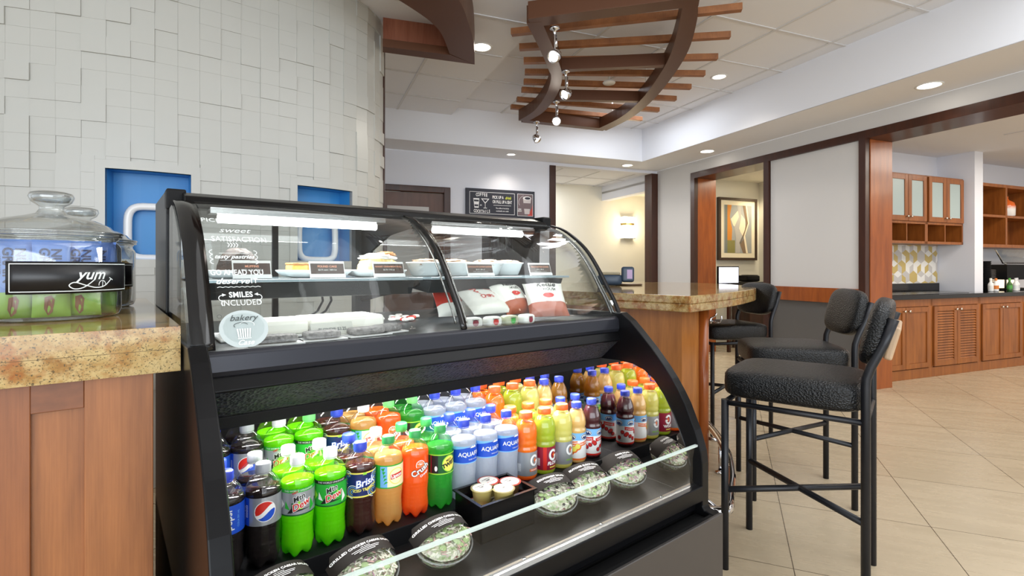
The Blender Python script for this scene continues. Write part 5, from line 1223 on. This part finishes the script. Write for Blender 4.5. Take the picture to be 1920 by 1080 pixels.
sc_ = thing('wall_sconce', RW(5.70, 8.345, 1.985), ROOM_A, 'glowing half-cylinder wall sconce with a brass band in the corridor', 'wall lamp')
for z0, z1 in ((-.20, .045), (.085, .205)):
    MB().prism([(-.125, 0), (-.125, -.05), (-.07, -.088), (.07, -.088), (.125, -.05), (.125, 0)], z0, z1).build('shade', emit('sconce_glow', (1, .88, .66), 6.5), sc_, bev=.005)
MB().prism([(-.13, 0), (-.13, -.053), (-.073, -.093), (.073, -.093), (.13, -.053), (.13, 0)], .045, .085).build('band', mat('brass', rgb(160, 130, 60), .3, 1.), sc_)
MB().box(-.13, .13, -.095, 0, -.212, -.200).box(-.13, .13, -.095, 0, .205, .212).build('end_plate', M_STEEL, sc_)
light('sconce_glow', 'POINT', RW(5.70, 8.12, 2.0), 12, (1, .84, .58), shadow_soft_size=.12)

ar = thing('framed_artwork', RW(6.455, 6.395, 1.84), ROOM_A, 'large framed abstract print in brown, cream and grey on the office wall', 'framed picture')
MB().box(-.385, .385, -.04, 0, -.486, .486).build('mat_board', mat('mat_board', rgb(226, 216, 190), .6), ar)
o = MB(); o.box(-.40, -.36, -.055, 0, -.50, .50).box(.36, .40, -.055, 0, -.50, .50).box(-.36, .36, -.055, 0, .46, .50).box(-.36, .36, -.055, 0, -.50, -.46); o.build('frame', mat('frame_brown', rgb(54, 34, 20), .35), ar, fix=False)
f = Flat(); x0, x1, y0, y1 = -.29, .29, -.385, .385
f.rect(x0, x1, y0, y1, 0, 0).rect(x0+.02, x0+.07, y0, y1, 1, 1).poly([(-.22, .385), (-.13, .385), (-.17, .2), (-.12, .0), (-.13, -.18), (-.22, -.18)], 2, 1).poly([(-.22, -.18), (-.06, -.18), (-.06, -.385), (-.22, -.385)], 3, 1)
f.poly([(-.15, .16), (.0, .30), (.06, .30), (.06, .10), (.0, -.02), (-.10, .06)], 4, 2).poly([(.05, .26), (.15, .16), (.16, -.05), (.10, -.14), (.02, .02)], 4, 2).poly([(-.02, .385), (.06, .385), (.07, .2), (.02, .0), (.13, -.15), (.05, -.24), (.04, -.385), (-.05, -.385), (-.04, -.15), (-.08, .03), (.02, .2)], 5, 3)
f.poly([(.10, .385), (.17, .385), (.22, .10), (.12, -.12), (.17, -.385), (.11, -.385), (.03, -.22), (.14, -.02), (.17, .10)], 6, 3).poly([(.16, .385), (.19, .385), (.235, .10), (.15, -.10), (.21, -.385), (.17, -.385), (.12, -.12), (.21, .10)], 4, 4)
mb = MB(); f.into(mb, lambda u, v, h: (u, -.041-h, v), 0, .0006)
mb.build('print', [mat('art%s' % 'abcdefg'[i], rgb(*c), .6) for i, c in enumerate(((150, 152, 150), (112, 118, 112), (196, 124, 38), (128, 122, 66), (226, 212, 184), (170, 166, 160), (122, 100, 78)))], ar, fix=False)
dk = thing('office_desk', RW(6.64, 6.17, 0), ROOM_A, 'dark office desk under the framed print', 'desk')
MB().box(-.31, .30, -.22, .22, .955, 1.0).build('desktop', M_BLKTOP, dk, bev=.004); MB().box(-.29, .28, -.18, .2, 0, .955).build('cabinet', M_TRIM, dk)
pr = thing('desk_printer', RW(6.52, 6.2, 1.0005), ROOM_A, 'small black printer on the office desk', 'printer')
MB().pad(-.13, .13, -.12, .12, 0, .10, e=7).build('body', M_BLACK, pr); MB().box(-.09, .09, -.10, .06, .101, .106).build('paper_tray', M_BLACKM, pr)
st2 = thing('side_table', RW(5.87, 5.9, 0), ROOM_A, 'small dark table carrying the office monitor', 'table')
MB().box(-.25, .25, -.2, .2, .84, .88).build('tabletop', M_TRIM, st2)
for x in (-.2, .2):
    for y in (-.15, .15): MB().box(x-.02, x+.02, y-.02, y+.02, 0, .84).build('leg', M_TRIM, st2)
mo = thing('computer_monitor', RW(5.80, 5.9, .8805), ROOM_A, 'bright white monitor half hidden by the doorway jamb', 'monitor')
MB().box(-.2, .2, -.015, .015, .10, .36).build('bezel', M_BLACK, mo, bev=.004); MB().box(-.185, .185, -.017, -.0155, .115, .345).build('screen', emit('monitor_screen', rgb(235, 240, 255), 1.4), mo); MB().box(-.02, .02, -.01, .02, .012, .10).box(-.09, .09, -.06, .06, 0, .012).build('stand', M_BLACK, mo)
tag(MB().box(-.04, .04, -.012, 0, -.05, .06).build('wall_outlet', mat('outlet_brown', rgb(50, 32, 24), .4), loc=RW(6.27, 6.398, 1.14), rot=ROOM_A, bev=.004), 'dark square outlet plate below the framed print', 'outlet')

# ================================================================ PANTRY
def unit(o0, o1, kind, lb):
    t = thing('base_cabinet', RW((o0+o1)/2, 3.607, 0), ROOM_A, lb, 'cabinet', 'base cabinets under the black worktop'); W = (o1-o0)/2-.0008
    MB().box(-W, W, .02, .58, 0, .87).build('body', M_CAB, t)
    MB().box(-W, -W+.035, .0, .02, 0, .87).box(W-.035, W, .0, .02, 0, .87).box(-W, W, .0, .02, .79, .87).box(-W, W, -.006, .02, 0, .105).build('face_frame', M_CAB, t, bev=.002)
    for sx in (-1, 1):
        x0, x1 = (sx*.003, sx*(W-.037)); x0, x1 = min(x0, x1), max(x0, x1)
        d = MB().box(x0, x0+.055, -.018, .0, .115, .785).box(x1-.055, x1, -.018, .0, .115, .785).box(x0+.055, x1-.055, -.018, .0, .115, .17).box(x0+.055, x1-.055, -.018, .0, .73, .785)
        if kind == 'louver':
            d.box(x0+.055, x1-.055, -.004, .0, .17, .73, 1)
            for k in range(19): d.add([(a, b+.0, c_) for a in (x0+.055, x1-.055) for b, c_ in ((-.017, .172+k*.0295), (-.004, .196+k*.0295), (-.001, .193+k*.0295), (-.014, .170+k*.0295))], [(0, 1, 2, 3), (4, 7, 6, 5), (0, 4, 5, 1), (1, 5, 6, 2), (2, 6, 7, 3), (3, 7, 4, 0)])
        else: d.box(x0+.055, x1-.055, -.008, .0, .17, .73)
        dd = d.build('door', [M_CAB, M_TRIM], t, bev=.002, fix=False)
        MB().lathe([(0, 0), (.006, 0), (.006, .010), (.014, .018), (.012, .026), (0, .028)], 14, T=Matrix.Translation((sx*.04, -.018, .745)) @ Matrix.Rotation(PI/2, 4, 'X'), cap=False).build('knob', M_KNOB, dd)
unit(5.560, 6.476, 'panel', 'wooden base cabinet with panelled doors nearest the dark jamb')
unit(6.476, 7.392, 'louver', 'wooden base cabinet with louvered doors')
unit(7.392, 8.302, 'panel', 'wooden panelled base cabinet just past the louvered one')
unit(8.302, 9.22, 'panel', 'wooden panelled base cabinet at the picture edge')
tag(MB().box(5.53, 9.25, 3.575, 4.2, .871, .92).box(5.53, 7.668, 4.17, 4.199, .92, 1.02).box(7.846, 9.25, 4.17, 4.199, .92, 1.02).build('black_worktop', M_BLKTOP, rot=ROOM_A, bev=.003), 'long glossy black worktop over the pantry cabinets', 'worktop')
tag(MB().box(5.9, 7.3, 3.66, 4.05, .9205, .9235).build('steel_sink_tray', mat('tray_steel', rgb(120, 122, 124), .25, .9), rot=ROOM_A, bev=.001), 'flat steel tray set along the black worktop', 'tray')
def wallcab(o0, o1, lb):
    t = thing('wall_cabinet', RW((o0+o1)/2, 3.9, 1.506), ROOM_A, lb, 'cabinet', 'wall cabinets with frosted doors'); W = (o1-o0)/2-.0008
    H = .821; o = MB().box(-W, W, .28, .298, 0, H).box(-W, -W+.025, 0, .28, 0, H).box(W-.025, W, 0, .28, 0, H)
    for z0, z1 in ((0, .03), (.235, .275), (H-.03, H)): o.box(-W, W, 0, .28, z0, z1)
    o.build('body', M_CAB, t, fix=False); MB().box(-.008, .008, 0, .28, .03, .235).build('divider', M_CAB, t)
    for sx in (-1, 1):
        x0, x1 = sorted((sx*.003, sx*(W-.02))); z0, z1 = .265, H-.015
        dd = MB().box(x0, x0+.06, -.02, -.001, z0, z1).box(x1-.06, x1, -.02, -.001, z0, z1).box(x0+.06, x1-.06, -.02, -.001, z0, z0+.06).box(x0+.06, x1-.06, -.02, -.001, z1-.06, z1).build('door', M_CAB, t, bev=.003, fix=False)
        MB().box(x0+.055, x1-.055, -.010, -.005, z0+.055, z1-.055).build('frosted_pane', M_FROST, dd)
        MB().lathe([(0, 0), (.006, 0), (.006, .010), (.014, .018), (.012, .026), (0, .028)], 14, T=Matrix.Translation((sx*.035, -.02, z0+.05)) @ Matrix.Rotation(PI/2, 4, 'X'), cap=False).build('knob', M_KNOB, dd)
wallcab(5.53, 6.19, 'frosted-door wall cabinet hidden mostly behind the jamb'); wallcab(6.19, 6.918, 'frosted-door wall cabinet beside the dark jamb'); wallcab(6.918, 7.65, 'frosted-door wall cabinet at the end near the grey pier')
# patterned tile panel
hx = MB(); rnd = random.Random(4); a = .088; hh = a*math.sqrt(3)/2
hx.box(5.6, 7.66, 4.19, 4.199, 1.02, 1.506, 0)
cols = [rgb(232, 230, 224), rgb(196, 192, 188), rgb(196, 172, 104)]
for i in range(16):
    for j in range(5):
        cx = 5.72+i*2*hh+(hh if j % 2 else 0); cz = 1.05+j*1.5*a
        P6 = [(cx+a*math.sin(k*PI/3), cz+a*math.cos(k*PI/3)) for k in range(6)]; perm = rnd.sample([0, 1, 2], 3)
        for q_, (k0) in enumerate((0, 2, 4)):
            pts = [(cx, cz), P6[k0], P6[(k0+1) % 6], P6[(k0+2) % 6]]
            pts = [(min(max(x, 5.6), 7.66), min(max(z, 1.021), 1.505)) for x, z in pts]
            hx.add([(x, 4.1885, z) for x, z in pts], [(0, 1, 2, 3)], perm[q_])
tag(hx.build('tile_backsplash', [mat('hex_white', cols[0], .25), mat('hex_grey', cols[1], .25), mat('hex_gold', cols[2], .25)], rot=ROOM_A, fix=False), 'wall panel of white, grey and gold diamond tiles above the worktop', 'backsplash')
# open shelves past the pier
t = thing('open_shelf_unit', RW(8.9, 3.85, 1.48), ROOM_A, 'open wooden wall shelving past the pier with a vase in it', 'shelf'); o = MB()
o.box(-1.04, 1.3, .32, .34, 0, .82).box(-1.04, -1.01, 0, .32, 0, .82).box(1.27, 1.3, 0, .32, 0, .82)
o.build('body', M_CAB, t, fix=False)
for z0, z1 in ((0, .04), (.39, .42), (.78, .82)): MB().box(-1.01, 1.27, 0, .32, z0, z1).build('shelf', M_CAB, t)
for x in (-.41, .38): MB().box(x-.02, x+.02, 0, .32, .04, .78).build('upright', M_CAB, t)
vz = thing('ceramic_vase', RW(8.76, 3.99, 1.9005), 0, 'squat orange and white glazed vase in the open shelf', 'vase')
vm = mat('vase_glaze', rgb(230, 120, 50), .15); gr = N(vm, 'ShaderNodeSeparateXYZ'); L(vm, coords(vm), gr.inputs[0]); L(vm, ramp(vm, [(.10, rgb(232, 228, 224)), (.15, rgb(222, 104, 40))], gr.outputs[2]), bsdf(vm).inputs['Base Color'])
MB().lathe([(0, 0), (.09, 0), (.105, .02), (.108, .14), (.095, .19), (.045, .225), (.032, .25), (.035, .275), (.028, .275), (.026, .24), (0, .23)], 28, cap=False).build('vase_body', vm, vz)
# things on the second stretch of worktop
WZ = .9202
def lath(name, o_, r_, prof, m, lb, cat, group=None, z=WZ):
    x = MB().lathe(prof, 20, cap=False).build(name, m, loc=RW(o_, r_, z)); return tag(x, lb, cat, group)
cp = thing('cup_stack', RW(8.17, 3.92, WZ), 0, 'tall dark stack of paper cups on the worktop past the pier', 'cups')
for k in range(16): MB().lathe([(.050, k*.024), (.056, k*.024+.020), (.060, k*.024+.0235), (.052, k*.024+.0235)], 20, cap=False).build('cup', M_BLACKM, cp)
cp2 = thing('lid_stack', RW(8.42, 3.98, WZ), 0, 'shorter stack of grey cup lids behind the paper cups', 'lids')
for k in range(14): MB().lathe([(0, k*.02+.015), (.045, k*.02+.012), (.052, k*.02), (.048, k*.02)], 18, cap=False).build('lid', M_PANEL, cp2)
for i, (o_, r_, c1, lb) in enumerate(((7.99, 3.78, rgb(230, 228, 222), 'white syrup bottle beside the pier'), (8.06, 3.76, rgb(214, 120, 40), 'orange capped bottle beside the cup stack'), (8.36, 3.76, rgb(80, 160, 70), 'green capped bottle in front of the lids'), (8.45, 3.74, rgb(220, 222, 224), 'small white shaker in front of the lids'), (8.62, 3.8, rgb(200, 202, 206), 'small steel caddy jar at the picture edge'))):
    t = thing('condiment_bottle', RW(o_, r_, WZ), 0, lb, 'bottle', 'condiments on the pantry worktop')
    MB().lathe([(0, 0), (.026, 0), (.028, .01), (.028, .09), (.012, .12), (.011, .14)], 16, cap=False).build('body', M_PORC if i != 2 else mat('sage_glass', rgb(70, 110, 60), .15), t); MB().lathe([(.013, .135), (.013, .165), (0, .167)], 14, cap=False).build('cap', mat('cond_cap%s' % 'abcde'[i], c1, .4), t)
    MB().lathe([(.0285, .03), (.0285, .075)], 16, cap=False).build('label', mat('cond_lab%s' % 'abcde'[i], c1, .5), t)
sn = thing('sneeze_guard', RW(8.7, 3.86, WZ), ROOM_A, 'angled glass sneeze guard over the serving line', 'glass guard')
MB().add([(-.78, -.16, .52), (.9, -.16, .52), (.9, .05, .36), (-.78+.62, .05, .36), (-.78, -.16, .526), (.9, -.16, .526), (.9, .05, .366), (-.16, .05, .366)], [(0, 1, 2, 3), (4, 7, 6, 5), (0, 4, 5, 1), (1, 5, 6, 2), (2, 6, 7, 3), (3, 7, 4, 0)]).build('pane', M_GLASS, sn)
MB().tube([(-.78, -.16, .52), (-.16, .05, .36), (.9, .05, .36)], .010, 8).build('edge_rail', M_STEEL, sn); MB().cyl((-.1, .05, 0), (-.1, .05, .36), .012, 10).cyl((.85, .05, 0), (.85, .05, .36), .012, 10).build('post', M_STEEL, sn)
wm = thing('food_warmer', RW(8.95, 4.0, WZ), ROOM_A, 'dark food warmer with a lit pale front under the glass guard', 'warmer')
MB().box(-.38, .4, -.12, .14, 0, .02).box(-.38, .4, -.12, .14, .14, .34).build('housing', M_BLACKM, wm); MB().box(-.36, .38, .10, .13, .02, .14).build('lit_panel', emit('warm_panel', (1, .8, .55), 1.6), wm)
for i, o_ in enumerate((7.95, 8.16)):
    x = MB().lathe([(0, 0), (.022, 0), (.03, .05), (.02, .09), (0, .10)], 16, T=Matrix.Rotation(PI, 4, 'X')).build('heat_lamp', emit('heat_lamp_glow', (1, .75, .45), 6), loc=RW(o_, 4.12, WZ+.42)); tag(x, ('small glowing lamp next to the pier above the worktop', 'small glowing lamp behind the cup stack')[i], 'lamp')
